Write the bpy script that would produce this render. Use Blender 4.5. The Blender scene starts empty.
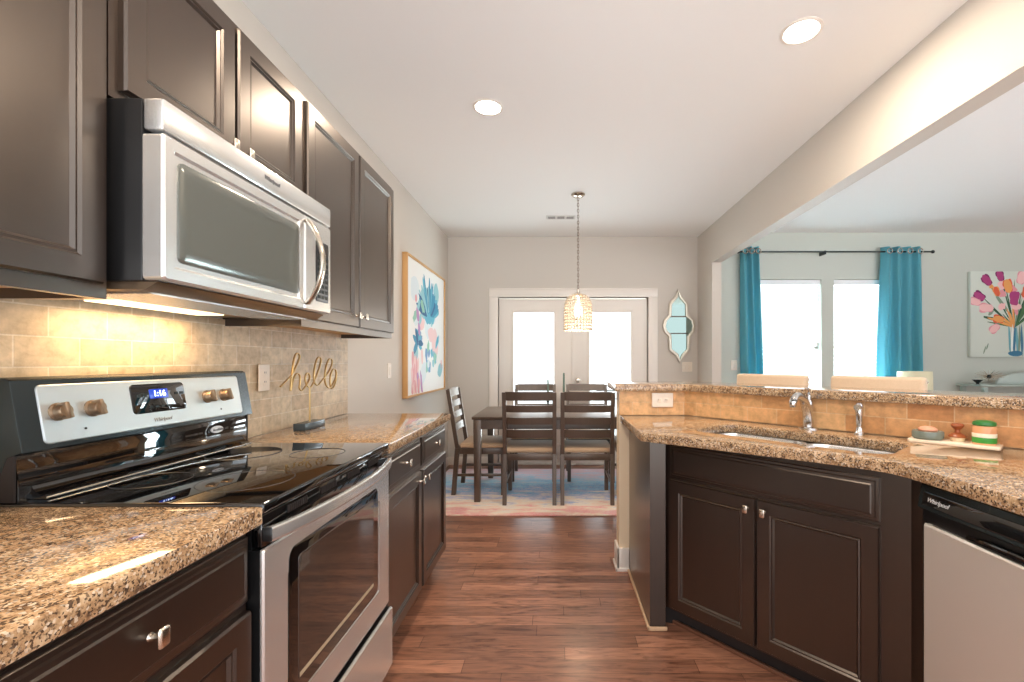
import bpy, bmesh, math, random
from mathutils import Vector, Matrix
random.seed(7)
PI = math.pi
C = bpy.context.scene.collection
S = bpy.context.scene

# ---------------------------------------------------------------- camera, world, exposure
F_PX = 460.0
cam = bpy.data.cameras.new('camera'); co = bpy.data.objects.new('camera', cam); C.objects.link(co)
cam.sensor_width = 36.0; cam.lens = F_PX / 1024 * 36.0
cam.shift_x = -44 / 1024; cam.shift_y = 20 / 1024
cam.clip_start = 0.02
co.location = (0, 0, 1.24); co.rotation_euler = (PI / 2, 0, 0)
S.camera = co
S.view_settings.view_transform = 'Standard'; S.view_settings.look = 'None'
S.view_settings.gamma = 1.0; S.view_settings.use_curve_mapping = False
S.view_settings.exposure = 1.14
S.cycles.use_denoising = True
S.cycles.max_bounces = 10; S.cycles.diffuse_bounces = 5; S.cycles.glossy_bounces = 5
S.cycles.transmission_bounces = 8; S.cycles.sample_clamp_indirect = 6
S.cycles.caustics_reflective = False; S.cycles.caustics_refractive = False
w = bpy.data.worlds.new('world'); S.world = w; w.use_nodes = True
bg = w.node_tree.nodes['Background']
bg.inputs['Strength'].default_value = 1.0
_n = w.node_tree.nodes; _l = w.node_tree.links           # overcast sky; brighter lower half added to light the ceiling
_t = _n.new('ShaderNodeTexCoord'); _s = _n.new('ShaderNodeSeparateXYZ'); _l.new(_t.outputs['Generated'], _s.inputs[0])
_r = _n.new('ShaderNodeValToRGB'); _r.color_ramp.elements[0].position = 0.36; _r.color_ramp.elements[0].color = (3.25, 3.4, 3.5, 1)
_r.color_ramp.elements[1].position = 0.50; _r.color_ramp.elements[1].color = (1.0, 1.04, 1.1, 1)
_a = _n.new('ShaderNodeMath'); _a.operation = 'MULTIPLY_ADD'; _a.inputs[1].default_value = 0.5; _a.inputs[2].default_value = 0.5
_l.new(_s.outputs['Z'], _a.inputs[0]); _l.new(_a.outputs[0], _r.inputs[0]); _l.new(_r.outputs[0], bg.inputs['Color'])

def area(name, loc, rot, sx, sy, power, col):
    l = bpy.data.lights.new(name, 'AREA'); l.shape = 'RECTANGLE'; l.size = sx; l.size_y = sy
    l.energy = power; l.color = col
    o = bpy.data.objects.new(name, l); C.objects.link(o); o.location = loc; o.rotation_euler = rot
    return o
# daylight entering through the two living-room windows and the french doors (lights stand outdoors)
# (tilted up to brighten the ceilings, standing in for ground bounce)
area('daylight_living_windows', (3.0, 6.1, .75), (-PI / 2 - .55, 0, 0), 2.6, 1.3, 250, (0.78, 0.94, 1.0))
area('daylight_french_doors', (0.2, 6.4, .75), (-PI / 2 - .5, 0, 0), 2.2, 1.3, 38, (0.86, 0.95, 1.0))

# ---------------------------------------------------------------- materials
def srgb(r, g, b):
    f = lambda c: (c / 255) / 12.92 if c / 255 <= 0.04045 else ((c / 255 + 0.055) / 1.055) ** 2.4
    return (f(r), f(g), f(b), 1)
def mat(name, col, rough=0.5, metal=0.0, **kw):
    m = bpy.data.materials.new(name); m.use_nodes = True
    b = m.node_tree.nodes['Principled BSDF']
    b.inputs['Base Color'].default_value = col; b.inputs['Roughness'].default_value = rough
    b.inputs['Metallic'].default_value = metal
    for k, v in kw.items():
        b.inputs[k.replace('_', ' ')].default_value = v
    return m
def nt(m): return m.node_tree.nodes, m.node_tree.links, m.node_tree.nodes['Principled BSDF']
def ramp(N, stops, interp='LINEAR'):
    r = N.new('ShaderNodeValToRGB'); cr = r.color_ramp; cr.interpolation = interp
    while len(cr.elements) < len(stops): cr.elements.new(0.5)
    for e, (p, c) in zip(cr.elements, stops): e.position = p; e.color = c
    return r
def mixc(N, L, a, b, fac, mode='MIX'):
    x = N.new('ShaderNodeMix'); x.data_type = 'RGBA'; x.blend_type = mode
    for sock, v in ((x.inputs['Factor'], fac), (x.inputs['A'], a), (x.inputs['B'], b)):
        if hasattr(v, 'is_linked'): L.new(v, sock)
        else: sock.default_value = v
    return x.outputs['Result']
def noise(N, L, vec, scale, detail=4, rough=0.55):
    n = N.new('ShaderNodeTexNoise'); n.inputs['Scale'].default_value = scale
    n.inputs['Detail'].default_value = detail; n.inputs['Roughness'].default_value = rough
    if vec is not None: L.new(vec, n.inputs['Vector'])
    return n
def coords(N, L, scale=(1, 1, 1), swz=None):
    t = N.new('ShaderNodeTexCoord'); out = t.outputs['Object']
    if swz:
        s = N.new('ShaderNodeSeparateXYZ'); L.new(out, s.inputs[0])
        c = N.new('ShaderNodeCombineXYZ')
        for i, a in enumerate(swz): L.new(s.outputs['XYZ'.index(a)], c.inputs[i])
        out = c.outputs[0]
    mp = N.new('ShaderNodeMapping'); mp.inputs['Scale'].default_value = scale; L.new(out, mp.inputs['Vector'])
    return mp.outputs['Vector'], mp
def bump(N, L, b, h, strength=0.2, dist=0.002):
    x = N.new('ShaderNodeBump'); x.inputs['Strength'].default_value = strength; x.inputs['Distance'].default_value = dist
    L.new(h, x.inputs['Height']); L.new(x.outputs['Normal'], b.inputs['Normal'])

M = {}
def paint(name, col, rough=0.6):
    m = mat(name, col, rough); N, L, b = nt(m); v, _ = coords(N, L)
    n = noise(N, L, v, 90, 3); bump(N, L, b, n.outputs['Fac'], 0.08, 0.001)
    return m
M['wall'] = paint('greige_wall_paint', srgb(205, 197, 187))
M['ceil'] = paint('ceiling_paint', srgb(246, 245, 243), 0.8)
M['trim'] = mat('white_trim_paint', srgb(236, 228, 219), 0.35)
M['plastic_white'] = mat('ivory_plastic', srgb(232, 220, 205), 0.35)
M['vent'] = mat('vent_white', srgb(215, 212, 208), 0.5)

def make_cab(name, col, col2, rough=0.32):
    m = mat(name, col, rough, Specular_IOR_Level=.75, Coat_Weight=0.8, Coat_Roughness=0.3, Coat_Tint=(1, .88, .77, 1), Specular_Tint=(1, .9, .8, 1)); N, L, b = nt(m)
    v, _ = coords(N, L, (40, 40, 3)); n = noise(N, L, v, 1.5, 4)
    L.new(mixc(N, L, col, col2, n.outputs['Fac']), b.inputs['Base Color'])
    bump(N, L, b, n.outputs['Fac'], 0.05, 0.0006)
    return m
M['cab'] = make_cab('espresso_stained_wood', srgb(22, 16, 15), srgb(34, 25, 22))
M['cab_in'] = mat('maple_underside', srgb(205, 165, 115), 0.5)
M['toe'] = mat('toe_kick_dark', srgb(30, 22, 20), 0.6)
M['chairwood'] = make_cab('dark_walnut_furniture', srgb(58, 48, 43), srgb(74, 62, 55), 0.4)

# granite
m = mat('speckled_granite', (0.5, 0.35, 0.2, 1), 0.07, Coat_Weight=0.3, Coat_Roughness=0.03); N, L, b = nt(m)
v, _ = coords(N, L)
n1 = noise(N, L, v, 38, 6, 0.7); n2 = noise(N, L, v, 150, 4, 0.7); n3 = noise(N, L, v, 5, 3)
base = ramp(N, [(0.3, srgb(96, 76, 60)), (0.43, srgb(158, 124, 90)), (0.56, srgb(196, 162, 124)), (0.75, srgb(216, 194, 162))])
L.new(n1.outputs['Fac'], base.inputs[0])
dk = ramp(N, [(0.36, (.9, .9, .9, 1)), (0.47, (0, 0, 0, 1))]); L.new(n2.outputs['Fac'], dk.inputs[0])
vo = N.new('ShaderNodeTexVoronoi'); vo.inputs['Scale'].default_value = 260; L.new(v, vo.inputs['Vector'])
sv = N.new('ShaderNodeSeparateColor'); L.new(vo.outputs['Color'], sv.inputs[0])
vr = ramp(N, [(0.74, (0, 0, 0, 1)), (0.80, (.9, .9, .9, 1))]); L.new(sv.outputs[0], vr.inputs[0])
lt = ramp(N, [(0.86, (0, 0, 0, 1)), (0.93, (.55, .55, .55, 1))]); L.new(sv.outputs[1], lt.inputs[0])
c1 = mixc(N, L, base.outputs[0], srgb(58, 44, 36), dk.outputs[0])
c2 = mixc(N, L, c1, srgb(72, 56, 46), vr.outputs[0])
c3 = mixc(N, L, c2, srgb(232, 218, 196), lt.outputs[0])
L.new(c3, b.inputs['Base Color']); M['granite'] = m

# travertine subway tile, running bond, 152 x 76 mm
def tile(name, ca, cb, cc):
    m = mat(name, ca, 0.45); N, L, b = nt(m)
    v, mp = coords(N, L, (1, 1, 1), 'XZY')
    br = N.new('ShaderNodeTexBrick'); L.new(v, br.inputs['Vector'])
    br.inputs['Scale'].default_value = 1.0; br.inputs['Brick Width'].default_value = 0.152
    br.inputs['Row Height'].default_value = 0.0762; br.inputs['Mortar Size'].default_value = 0.0022
    br.inputs['Mortar Smooth'].default_value = 0.25
    br.inputs['Color1'].default_value = ca; br.inputs['Color2'].default_value = cb
    br.inputs['Mortar'].default_value = cc
    n = noise(N, L, v, 22, 6, 0.65); r = ramp(N, [(0.3, (0.6, 0.54, 0.47, 1)), (0.5, (.95, .93, .9, 1)), (0.7, (1.25, 1.2, 1.16, 1))])
    L.new(n.outputs['Fac'], r.inputs[0])
    L.new(mixc(N, L, br.outputs['Color'], r.outputs[0], 0.75, 'MULTIPLY'), b.inputs['Base Color'])
    n2 = noise(N, L, v, 120, 5, 0.7)
    ad = N.new('ShaderNodeMath'); ad.operation = 'MULTIPLY_ADD'; ad.inputs[1].default_value = 0.25
    inv = N.new('ShaderNodeMath'); inv.operation = 'SUBTRACT'; inv.inputs[0].default_value = 1.0
    L.new(br.outputs['Fac'], inv.inputs[1]); L.new(n2.outputs['Fac'], ad.inputs[0]); L.new(inv.outputs[0], ad.inputs[2])
    bump(N, L, b, ad.outputs[0], 0.6, 0.003)
    return m
M['tile'] = tile('travertine_tile', srgb(216, 198, 168), srgb(196, 174, 144), srgb(224, 212, 192))
M['tile2'] = tile('warm_lit_travertine_tile', srgb(232, 188, 136), srgb(198, 140, 88), srgb(224, 190, 148))  # same tile, with the ceiling light's warm glow put into its colour

# oak floor: planks run along X
m = mat('stained_oak_floor', (0.2, 0.1, 0.06, 1), 0.3, Coat_Weight=0.15, Coat_Roughness=0.2); N, L, b = nt(m)
v0, _ = coords(N, L)
sx_ = N.new('ShaderNodeSeparateXYZ'); L.new(v0, sx_.inputs[0])
def mth(op, a, b_=None, c_=None):
    q = N.new('ShaderNodeMath'); q.operation = op
    for k_, x_ in enumerate((a, b_, c_)):
        if x_ is None: continue
        if hasattr(x_, 'is_linked'): L.new(x_, q.inputs[k_])
        else: q.inputs[k_].default_value = x_
    return q.outputs[0]
row = mth('FLOOR', mth('DIVIDE', sx_.outputs['Y'], 0.083))
wn_ = N.new('ShaderNodeTexWhiteNoise'); wn_.noise_dimensions = '1D'; L.new(row, wn_.inputs['W'])
xs = mth('MULTIPLY_ADD', wn_.outputs['Value'], 3.7, sx_.outputs['X'])
cb_ = N.new('ShaderNodeCombineXYZ'); L.new(xs, cb_.inputs[0]); L.new(sx_.outputs['Y'], cb_.inputs[1])
v = cb_.outputs[0]
br = N.new('ShaderNodeTexBrick'); L.new(v, br.inputs['Vector'])
br.inputs['Scale'].default_value = 1; br.inputs['Brick Width'].default_value = 0.95; br.inputs['Row Height'].default_value = 0.083
br.offset = 0.0; br.offset_frequency = 2
br.inputs['Mortar Size'].default_value = 0.0012; br.inputs['Mortar Smooth'].default_value = 0.3
br.inputs['Color1'].default_value = srgb(162, 114, 90); br.inputs['Color2'].default_value = srgb(118, 80, 63)
br.inputs['Mortar'].default_value = srgb(70, 40, 28)
cg = N.new('ShaderNodeCombineXYZ'); L.new(mth('MULTIPLY', xs, 3.4), cg.inputs[0]); L.new(mth('MULTIPLY', sx_.outputs['Y'], 24), cg.inputs[1]); L.new(mth('MULTIPLY', row, 3.3), cg.inputs[2])
g = noise(N, L, cg.outputs[0], 1.3, 7, 0.62)
g.inputs['Distortion'].default_value = 1.6
gr = ramp(N, [(0.34, (0.42, 0.36, 0.33, 1)), (0.47, (.95, .93, .92, 1)), (0.66, (1.4, 1.34, 1.28, 1))]); L.new(g.outputs['Fac'], gr.inputs[0])
L.new(mixc(N, L, br.outputs['Color'], gr.outputs[0], 0.85, 'MULTIPLY'), b.inputs['Base Color'])
inv = N.new('ShaderNodeMath'); inv.operation = 'SUBTRACT'; inv.inputs[0].default_value = 1; L.new(br.outputs['Fac'], inv.inputs[1])
ad = N.new('ShaderNodeMath'); ad.operation = 'MULTIPLY_ADD'; ad.inputs[1].default_value = 0.25
L.new(g.outputs['Fac'], ad.inputs[0]); L.new(inv.outputs[0], ad.inputs[2]); bump(N, L, b, ad.outputs[0], 0.25, 0.0015)
M['floor'] = m

# metals
def steel(name, col, rough, sc):
    m = mat(name, col, rough, .8 if rough < .3 else .62); N, L, b = nt(m); v, _ = coords(N, L, sc)
    n = noise(N, L, v, 3, 2)
    r = N.new('ShaderNodeMapRange'); r.inputs['To Min'].default_value = rough - 0.01; r.inputs['To Max'].default_value = rough + 0.01
    L.new(n.outputs['Fac'], r.inputs['Value']); L.new(r.outputs[0], b.inputs['Roughness'])
    return m
M['steel'] = steel('brushed_stainless', srgb(226, 226, 224), 0.26, (2, 2, 260))
M['steel_v'] = steel('brushed_stainless_vertical', srgb(236, 230, 222), 0.40, (260, 260, 2))
M['chrome'] = mat('chrome', srgb(215, 215, 215), 0.08, 1.0)
M['nickel'] = mat('brushed_nickel', srgb(215, 205, 190), 0.22, 1.0)
M['gold'] = mat('gold_metal', srgb(205, 172, 116), 0.28, 1.0)
M['black'] = mat('black_enamel', srgb(22, 22, 23), 0.3)
M['black_gloss'] = mat('glossy_black_glass', srgb(8, 8, 9), 0.03, Coat_Weight=0.5, Coat_Roughness=0.02, IOR=1.7)
M['tealgrey'] = mat('charcoal_grey_metal', srgb(56, 64, 66), 0.25, 0.6)
M['mwglass'] = mat('dark_microwave_glass', srgb(104, 107, 102), 0.16, 0.35)
M['ovenglass'] = mat('brown_tinted_oven_glass', srgb(52, 42, 37), 0.05, Coat_Weight=0.5, Coat_Roughness=0.02, IOR=1.8)
M['knob'] = mat('bronze_knob', srgb(150, 128, 105), 0.3, 0.8)
M['screen'] = mat('clock_screen', srgb(20, 45, 120), 0.2, Emission_Color=srgb(20, 60, 190), Emission_Strength=0.4)
M['digits'] = mat('clock_digits', (1, 1, 1, 1), 0.4, Emission_Color=srgb(190, 225, 255), Emission_Strength=1.6)
M['darktext'] = mat('grey_print', srgb(90, 90, 92), 0.5)
M['whitetext'] = mat('silver_print', srgb(220, 220, 220), 0.35)
M['mirror'] = mat('mirror_glass', srgb(140, 158, 152), 0.04, 1.0)
M['silverframe'] = mat('antique_silver_frame', srgb(205, 196, 180), 0.35, 0.6)
M['warm_em'] = mat('warm_lamp_lens', (1, 1, 1, 1), 0.5, Emission_Color=(1, 0.93, 0.82, 1), Emission_Strength=14.0)
M['warm_em2'] = mat('warm_hood_lens', (1, 1, 1, 1), 0.5, Emission_Color=(1, 0.75, 0.42, 1), Emission_Strength=1.2)
M['bulb'] = mat('bulb', (1, 1, 1, 1), 0.5, Emission_Color=(1, 0.86, 0.66, 1), Emission_Strength=5)
M['crystal'] = mat('frosted_crystal_bead', srgb(240, 224, 202), 0.2, Transmission_Weight=0.3, IOR=1.4)
M['glass'] = mat('window_glass', (1, 1, 1, 1), 0.0)
N, L, b = nt(M['glass'])
_tp = N.new('ShaderNodeBsdfTransparent'); _tp.inputs[0].default_value = (.96, .98, .98, 1)
_gl = N.new('ShaderNodeBsdfGlossy'); _gl.inputs['Roughness'].default_value = 0.0
_mx = N.new('ShaderNodeMixShader'); _mx.inputs[0].default_value = 0.05
L.new(_tp.outputs[0], _mx.inputs[1]); L.new(_gl.outputs[0], _mx.inputs[2]); L.new(_mx.outputs[0], N['Material Output'].inputs['Surface'])
M['blind'] = mat('white_blind', srgb(240, 244, 246), 0.5)
M['frosted'] = mat('pale_lampshade', srgb(214, 210, 176), 0.8, Emission_Color=(1, 0.93, 0.75, 1), Emission_Strength=0.05)

def fabric(name, col, col2, sc=300, rough=0.9, sheen=0.2):
    m = mat(name, col, rough, Sheen_Weight=sheen); N, L, b = nt(m); v, _ = coords(N, L)
    n = noise(N, L, v, sc, 3); L.new(mixc(N, L, col, col2, n.outputs['Fac']), b.inputs['Base Color'])
    bump(N, L, b, n.outputs['Fac'], 0.2, 0.001)
    return m
M['seat'] = fabric('tan_seat_fabric', srgb(214, 184, 152), srgb(196, 164, 132))
M['leather'] = fabric('beige_upholstery', srgb(214, 190, 162), srgb(200, 174, 146), 120, 0.6)
M['teal'] = fabric('teal_curtain_fabric', srgb(118, 200, 216), srgb(98, 184, 202), 400, 0.8, 0.3)
N, L, b = nt(M['teal'])
tr = N.new('ShaderNodeBsdfTranslucent'); tr.inputs['Color'].default_value = srgb(70, 170, 185)
mx = N.new('ShaderNodeMixShader'); mx.inputs[0].default_value = 0.4
L.new(b.outputs[0], mx.inputs[1]); L.new(tr.outputs[0], mx.inputs[2])
L.new(mx.outputs[0], N['Material Output'].inputs['Surface'])

# rug: faded bands of pink, cream and blue
m = mat('distressed_rug', (0.6, 0.5, 0.5, 1), 0.95, Sheen_Weight=0.2); N, L, b = nt(m)
v, _ = coords(N, L, (1.4, 5.5, 1)); n1 = noise(N, L, v, 2.4, 8, 0.72); v2, _ = coords(N, L); n2 = noise(N, L, v2, 3.2, 4); n3 = noise(N, L, v2, 60, 4, 0.7)
s = N.new('ShaderNodeSeparateXYZ'); L.new(v2, s.inputs[0])
md = N.new('ShaderNodeMath'); md.operation = 'MULTIPLY_ADD'; md.inputs[1].default_value = 0.55; md.inputs[2].default_value = -0.55 * 3.68
L.new(s.outputs['Y'], md.inputs[0])
m2 = N.new('ShaderNodeMath'); m2.operation = 'MULTIPLY_ADD'; m2.inputs[1].default_value = 0.5; L.new(n2.outputs['Fac'], m2.inputs[0]); L.new(md.outputs[0], m2.inputs[2])
m3 = N.new('ShaderNodeMath'); m3.operation = 'MULTIPLY_ADD'; m3.inputs[1].default_value = 1.15; L.new(n1.outputs['Fac'], m3.inputs[0]); L.new(m2.outputs[0], m3.inputs[2])
m4 = N.new('ShaderNodeMath'); m4.operation = 'SUBTRACT'; m4.inputs[1].default_value = 0.62; L.new(m3.outputs[0], m4.inputs[0])
r = ramp(N, [(0.0, srgb(226, 130, 138)), (0.2, srgb(236, 164, 156)), (0.3, srgb(242, 212, 188)), (0.42, srgb(238, 228, 214)),
             (0.5, srgb(196, 186, 212)), (0.6, srgb(96, 160, 214)), (0.74, srgb(134, 206, 236)), (0.88, srgb(214, 204, 222)), (1.0, srgb(226, 186, 198))])
L.new(m4.outputs[0], r.inputs[0])
r2 = ramp(N, [(0.42, (1, 1, 1, 1)), (0.62, (0, 0, 0, 1))]); L.new(n3.outputs['Fac'], r2.inputs[0])
f = N.new('ShaderNodeMath'); f.operation = 'MULTIPLY'; f.inputs[1].default_value = 0.35; L.new(r2.outputs[0], f.inputs[0])
L.new(mixc(N, L, r.outputs[0], srgb(228, 220, 208), f.outputs[0]), b.inputs['Base Color'])
bump(N, L, b, n3.outputs['Fac'], 0.4, 0.003); M['rug'] = m

# ---------------------------------------------------------------- mesh helpers
class MB:
    def __init__(s): s.bm = bmesh.new(); s.mi = 0
    def _merge(s, tb, mtx=None):
        if mtx is not None: bmesh.ops.transform(tb, matrix=mtx, verts=tb.verts)
        vm = {}
        for v in tb.verts: vm[v] = s.bm.verts.new(v.co)
        for f in tb.faces:
            try:
                nf = s.bm.faces.new([vm[v] for v in f.verts]); nf.material_index = s.mi
            except ValueError: pass
        tb.free(); return s
    def box(s, x0, x1, y0, y1, z0, z1, bev=0.0, seg=2, mtx=None):
        tb = bmesh.new(); bmesh.ops.create_cube(tb, size=1)
        for v in tb.verts:
            v.co = Vector(((x0 + x1) / 2 + v.co.x * (x1 - x0), (y0 + y1) / 2 + v.co.y * (y1 - y0), (z0 + z1) / 2 + v.co.z * (z1 - z0)))
        if bev > 0: bmesh.ops.bevel(tb, geom=tb.edges[:], offset=bev, segments=seg, affect='EDGES', profile=0.5)
        return s._merge(tb, mtx)
    def prism(s, pts, z0, z1, bev=0.0, holes=(), mtx=None, seg=2):
        tb = bmesh.new(); es = []
        for loop in [pts] + list(holes):
            vs = [tb.verts.new((p[0], p[1], z1)) for p in loop]
            es += [tb.edges.new((vs[i], vs[(i + 1) % len(vs)])) for i in range(len(vs))]
        if holes:
            bmesh.ops.triangle_fill(tb, use_beauty=True, use_dissolve=False, edges=es)
        else:
            tb.faces.new(tb.verts[:])
        bmesh.ops.recalc_face_normals(tb, faces=tb.faces[:])
        top = tb.faces[:]
        if top and top[0].normal.z < 0: bmesh.ops.reverse_faces(tb, faces=top)
        rim = [e for e in tb.edges if len(e.link_faces) == 1]
        r = bmesh.ops.extrude_face_region(tb, geom=top)
        nv = [g for g in r['geom'] if isinstance(g, bmesh.types.BMVert)]
        for v in nv: v.co.z = z0
        bmesh.ops.recalc_face_normals(tb, faces=tb.faces[:])
        if bev > 0:
            ed = [e for e in tb.edges if len(e.link_faces) == 2 and abs(e.verts[0].co.z - e.verts[1].co.z) < 1e-6 and e.calc_face_angle(0) > 1.2]
            bmesh.ops.bevel(tb, geom=ed, offset=bev, segments=seg, affect='EDGES', profile=0.5)
        return s._merge(tb, mtx)
    def rings(s, x0, x1, z0, z1, yb, prof, rad=0.0, mtx=None, rs=5, back=True):
        """nested rectangles in the XZ plane, prof = [(inset, height towards -Y)]"""
        tb = bmesh.new(); prev = None
        for k, (ins, h) in enumerate(prof):
            a, c, d, e = x0 + ins, x1 - ins, z0 + ins, z1 - ins
            rr = max(rad - ins, 0.0015) if rad > 0 else 0
            pts = []
            if rad > 0:
                for cx, cz, a0 in ((c - rr, d + rr, -PI / 2), (c - rr, e - rr, 0), (a + rr, e - rr, PI / 2), (a + rr, d + rr, PI)):
                    for i in range(rs + 1):
                        t = a0 + PI / 2 * i / rs; pts.append((cx + rr * math.cos(t), cz + rr * math.sin(t)))
            else: pts = [(a, d), (c, d), (c, e), (a, e)]
            vs = [tb.verts.new((p[0], yb - h, p[1])) for p in pts]
            if prev:
                n = len(vs)
                for i in range(n): tb.faces.new((prev[i], prev[(i + 1) % n], vs[(i + 1) % n], vs[i]))
            elif back: tb.faces.new(list(reversed(vs)))
            prev = vs
        tb.faces.new(prev)
        return s._merge(tb, mtx)
    def lathe(s, prof, seg=24, mtx=None, sx=1, sy=1, cap=True):
        tb = bmesh.new(); rows = []
        for r, z in prof:
            rows.append([tb.verts.new((0, 0, z))] if r < 1e-6 else [tb.verts.new((sx * r * math.cos(2 * PI * i / seg), sy * r * math.sin(2 * PI * i / seg), z)) for i in range(seg)])
        for a, c in zip(rows, rows[1:]):
            for i in range(seg):
                j = (i + 1) % seg
                if len(a) == 1 and len(c) == 1: continue
                if len(a) == 1: tb.faces.new((a[0], c[j], c[i]))
                elif len(c) == 1: tb.faces.new((a[i], a[j], c[0]))
                else: tb.faces.new((a[i], a[j], c[j], c[i]))
        for row, flip in ((rows[0], True), (rows[-1], False)):
            if cap and len(row) > 1: tb.faces.new(list(reversed(row)) if flip else row)
        bmesh.ops.recalc_face_normals(tb, faces=tb.faces[:])
        return s._merge(tb, mtx)
    def tube(s, path, r, seg=8, closed=False, mtx=None, flat=None, sq=1.0):
        P = [Vector(p) for p in path]; n = len(P); tb = bmesh.new(); rings_ = []; up = None
        for i in range(n):
            if closed: t = (P[(i + 1) % n] - P[i - 1]).normalized()
            else: t = (P[min(i + 1, n - 1)] - P[max(i - 1, 0)]).normalized()
            if up is None:
                up = t.orthogonal().normalized()
                if flat is not None: up = (Vector(flat) - t * t.dot(Vector(flat))).normalized()
            else: up = (up - t * t.dot(up)).normalized()
            side = t.cross(up); rr = r[i] if isinstance(r, (list, tuple)) else r
            ru, rs_ = (rr if not isinstance(rr, tuple) else rr[0]), (rr if not isinstance(rr, tuple) else rr[1])
            pw = lambda v_: math.copysign(abs(v_) ** sq, v_)
            rings_.append([tb.verts.new(P[i] + up * ru * pw(math.cos(2 * PI * (k + .5) / seg)) + side * rs_ * pw(math.sin(2 * PI * (k + .5) / seg))) for k in range(seg)])
        m_ = n if closed else n - 1
        for i in range(m_):
            a, c = rings_[i], rings_[(i + 1) % n]
            for k in range(seg): tb.faces.new((a[k], a[(k + 1) % seg], c[(k + 1) % seg], c[k]))
        if not closed: tb.faces.new(list(reversed(rings_[0]))); tb.faces.new(rings_[-1])
        bmesh.ops.recalc_face_normals(tb, faces=tb.faces[:])
        return s._merge(tb, mtx)
    def sphere(s, c, r, seg=12, mtx=None, sc=(1, 1, 1)):
        tb = bmesh.new(); bmesh.ops.create_uvsphere(tb, u_segments=seg, v_segments=max(6, seg // 2), radius=r)
        for v in tb.verts: v.co = Vector((c[0] + v.co.x * sc[0], c[1] + v.co.y * sc[1], c[2] + v.co.z * sc[2]))
        return s._merge(tb, mtx)
    def build(s, name, mats, parent=None, loc=None, rz=0, sharp=0.6):
        bmesh.ops.recalc_face_normals(s.bm, faces=s.bm.faces[:]) if False else None
        me = bpy.data.meshes.new(name); s.bm.to_mesh(me); s.bm.free()
        for m_ in (mats if isinstance(mats, (list, tuple)) else [mats]): me.materials.append(m_)
        me.polygons.foreach_set('use_smooth', [True] * len(me.polygons))
        me.set_sharp_from_angle(angle=sharp)
        o = bpy.data.objects.new(name, me); C.objects.link(o)
        if parent: o.parent = parent
        if loc: o.location = loc
        o.rotation_euler = (0, 0, rz)
        return o
def tag(o, label=None, cat=None, group=None, kind=None):
    if label: o['label'] = label
    if cat: o['category'] = cat
    if group: o['group'] = group
    if kind: o['kind'] = kind
    return o
def thing(name, label, cat, loc=(0, 0, 0), rz=0, group=None):
    o = bpy.data.objects.new(name, None); o.empty_display_size = 0.1; C.objects.link(o)
    o.location = loc; o.rotation_euler = (0, 0, rz)
    return tag(o, label, cat, group)
def struct(name, mb, m, parent=None, **kw):
    o = mb.build(name, m, parent, **kw)
    if parent is None: o['kind'] = 'structure'
    return o
def dup(root, loc=None, rz=None, label=None, group=None):
    r = root.copy(); C.objects.link(r)
    if loc is not None: r.location = loc
    if rz is not None: r.rotation_euler = (0, 0, rz)
    if label: r['label'] = label
    if group: r['group'] = group
    for ch in list(root.children):
        c = ch.copy(); C.objects.link(c); c.parent = r
        for g in ch.children:
            d = g.copy(); C.objects.link(d); d.parent = c
    return r
def text_mesh(name, txt, size, m, parent, mtx, depth=0.0006, shear=0.0):
    cu = bpy.data.curves.new(name, 'FONT'); cu.body = txt; cu.size = size; cu.extrude = depth
    cu.align_x = 'CENTER'; cu.align_y = 'CENTER'; cu.shear = shear
    o = bpy.data.objects.new(name + '_curve', cu); C.objects.link(o)
    bpy.context.view_layer.update()
    dg = bpy.context.evaluated_depsgraph_get()
    me = bpy.data.meshes.new_from_object(o.evaluated_get(dg)); me.name = name
    bpy.data.objects.remove(o); bpy.data.curves.remove(cu)
    me.materials.clear(); me.materials.append(m); me.transform(mtx)
    r = bpy.data.objects.new(name, me); C.objects.link(r); r.parent = parent
    return r
T = Matrix.Translation
def RX(a): return Matrix.Rotation(a, 4, 'X')
def RY(a): return Matrix.Rotation(a, 4, 'Y')
def RZ(a): return Matrix.Rotation(a, 4, 'Z')
TEXT_FRONT = RX(PI / 2)       # text readable from -Y

# ================================================================ SETTING
XL, YF, ZC = -1.29, 5.49, 2.72
YB = -1.0
YLIV = 5.30
XR = 6.6
BX0, BX1, BZ = 1.69, 1.79, 2.308
struct('floor', MB().box(XL - .12, XR, -2.4, YF + .12, -.05, 0), M['floor'])
struct('ceiling', MB().box(XL - .12, XR, YB, YF + .12, ZC, ZC + .1), M['ceil'])
struct('wall_left', MB().box(XL - .12, XL, YB, YF + .12, 0, ZC), M['wall'])
# far wall with the french-door opening
DX0, DX1, DZ = -.69, 1.10, 2.0
struct('wall_far', MB().box(XL, DX0, YF, YF + .12, 0, ZC).box(DX1, BX1, YF, YF + .12, 0, ZC).box(DX0, DX1, YF, YF + .12, DZ, ZC), M['wall'])
struct('wall_stub', MB().box(BX0, BX1, 4.98, YF, 0, BZ), M['wall'])
struct('trim_beam', MB().box(BX0, BX1, YB, YF, BZ, ZC), M['wall'])
# living-room far wall with two window openings
WZ0, WZ1 = 0.62, 2.18
wins = [(2.22, 3.06), (3.20, 3.86)]
mb = MB().box(BX1, wins[0][0], YLIV, YLIV + .15, 0, ZC).box(wins[0][1], wins[1][0], YLIV, YLIV + .15, 0, ZC).box(wins[1][1], XR, YLIV, YLIV + .15, 0, ZC)
for a, c in wins: mb.box(a, c, YLIV, YLIV + .15, 0, WZ0).box(a, c, YLIV, YLIV + .15, WZ1, ZC)
struct('wall_living', mb, paint('sage_grey_living_wall', srgb(194, 199, 190)))  # greener grey than the other walls
struct('wall_right', MB().box(XR, XR + .12, .4, YLIV + .15, 0, ZC), M['wall'])
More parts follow.
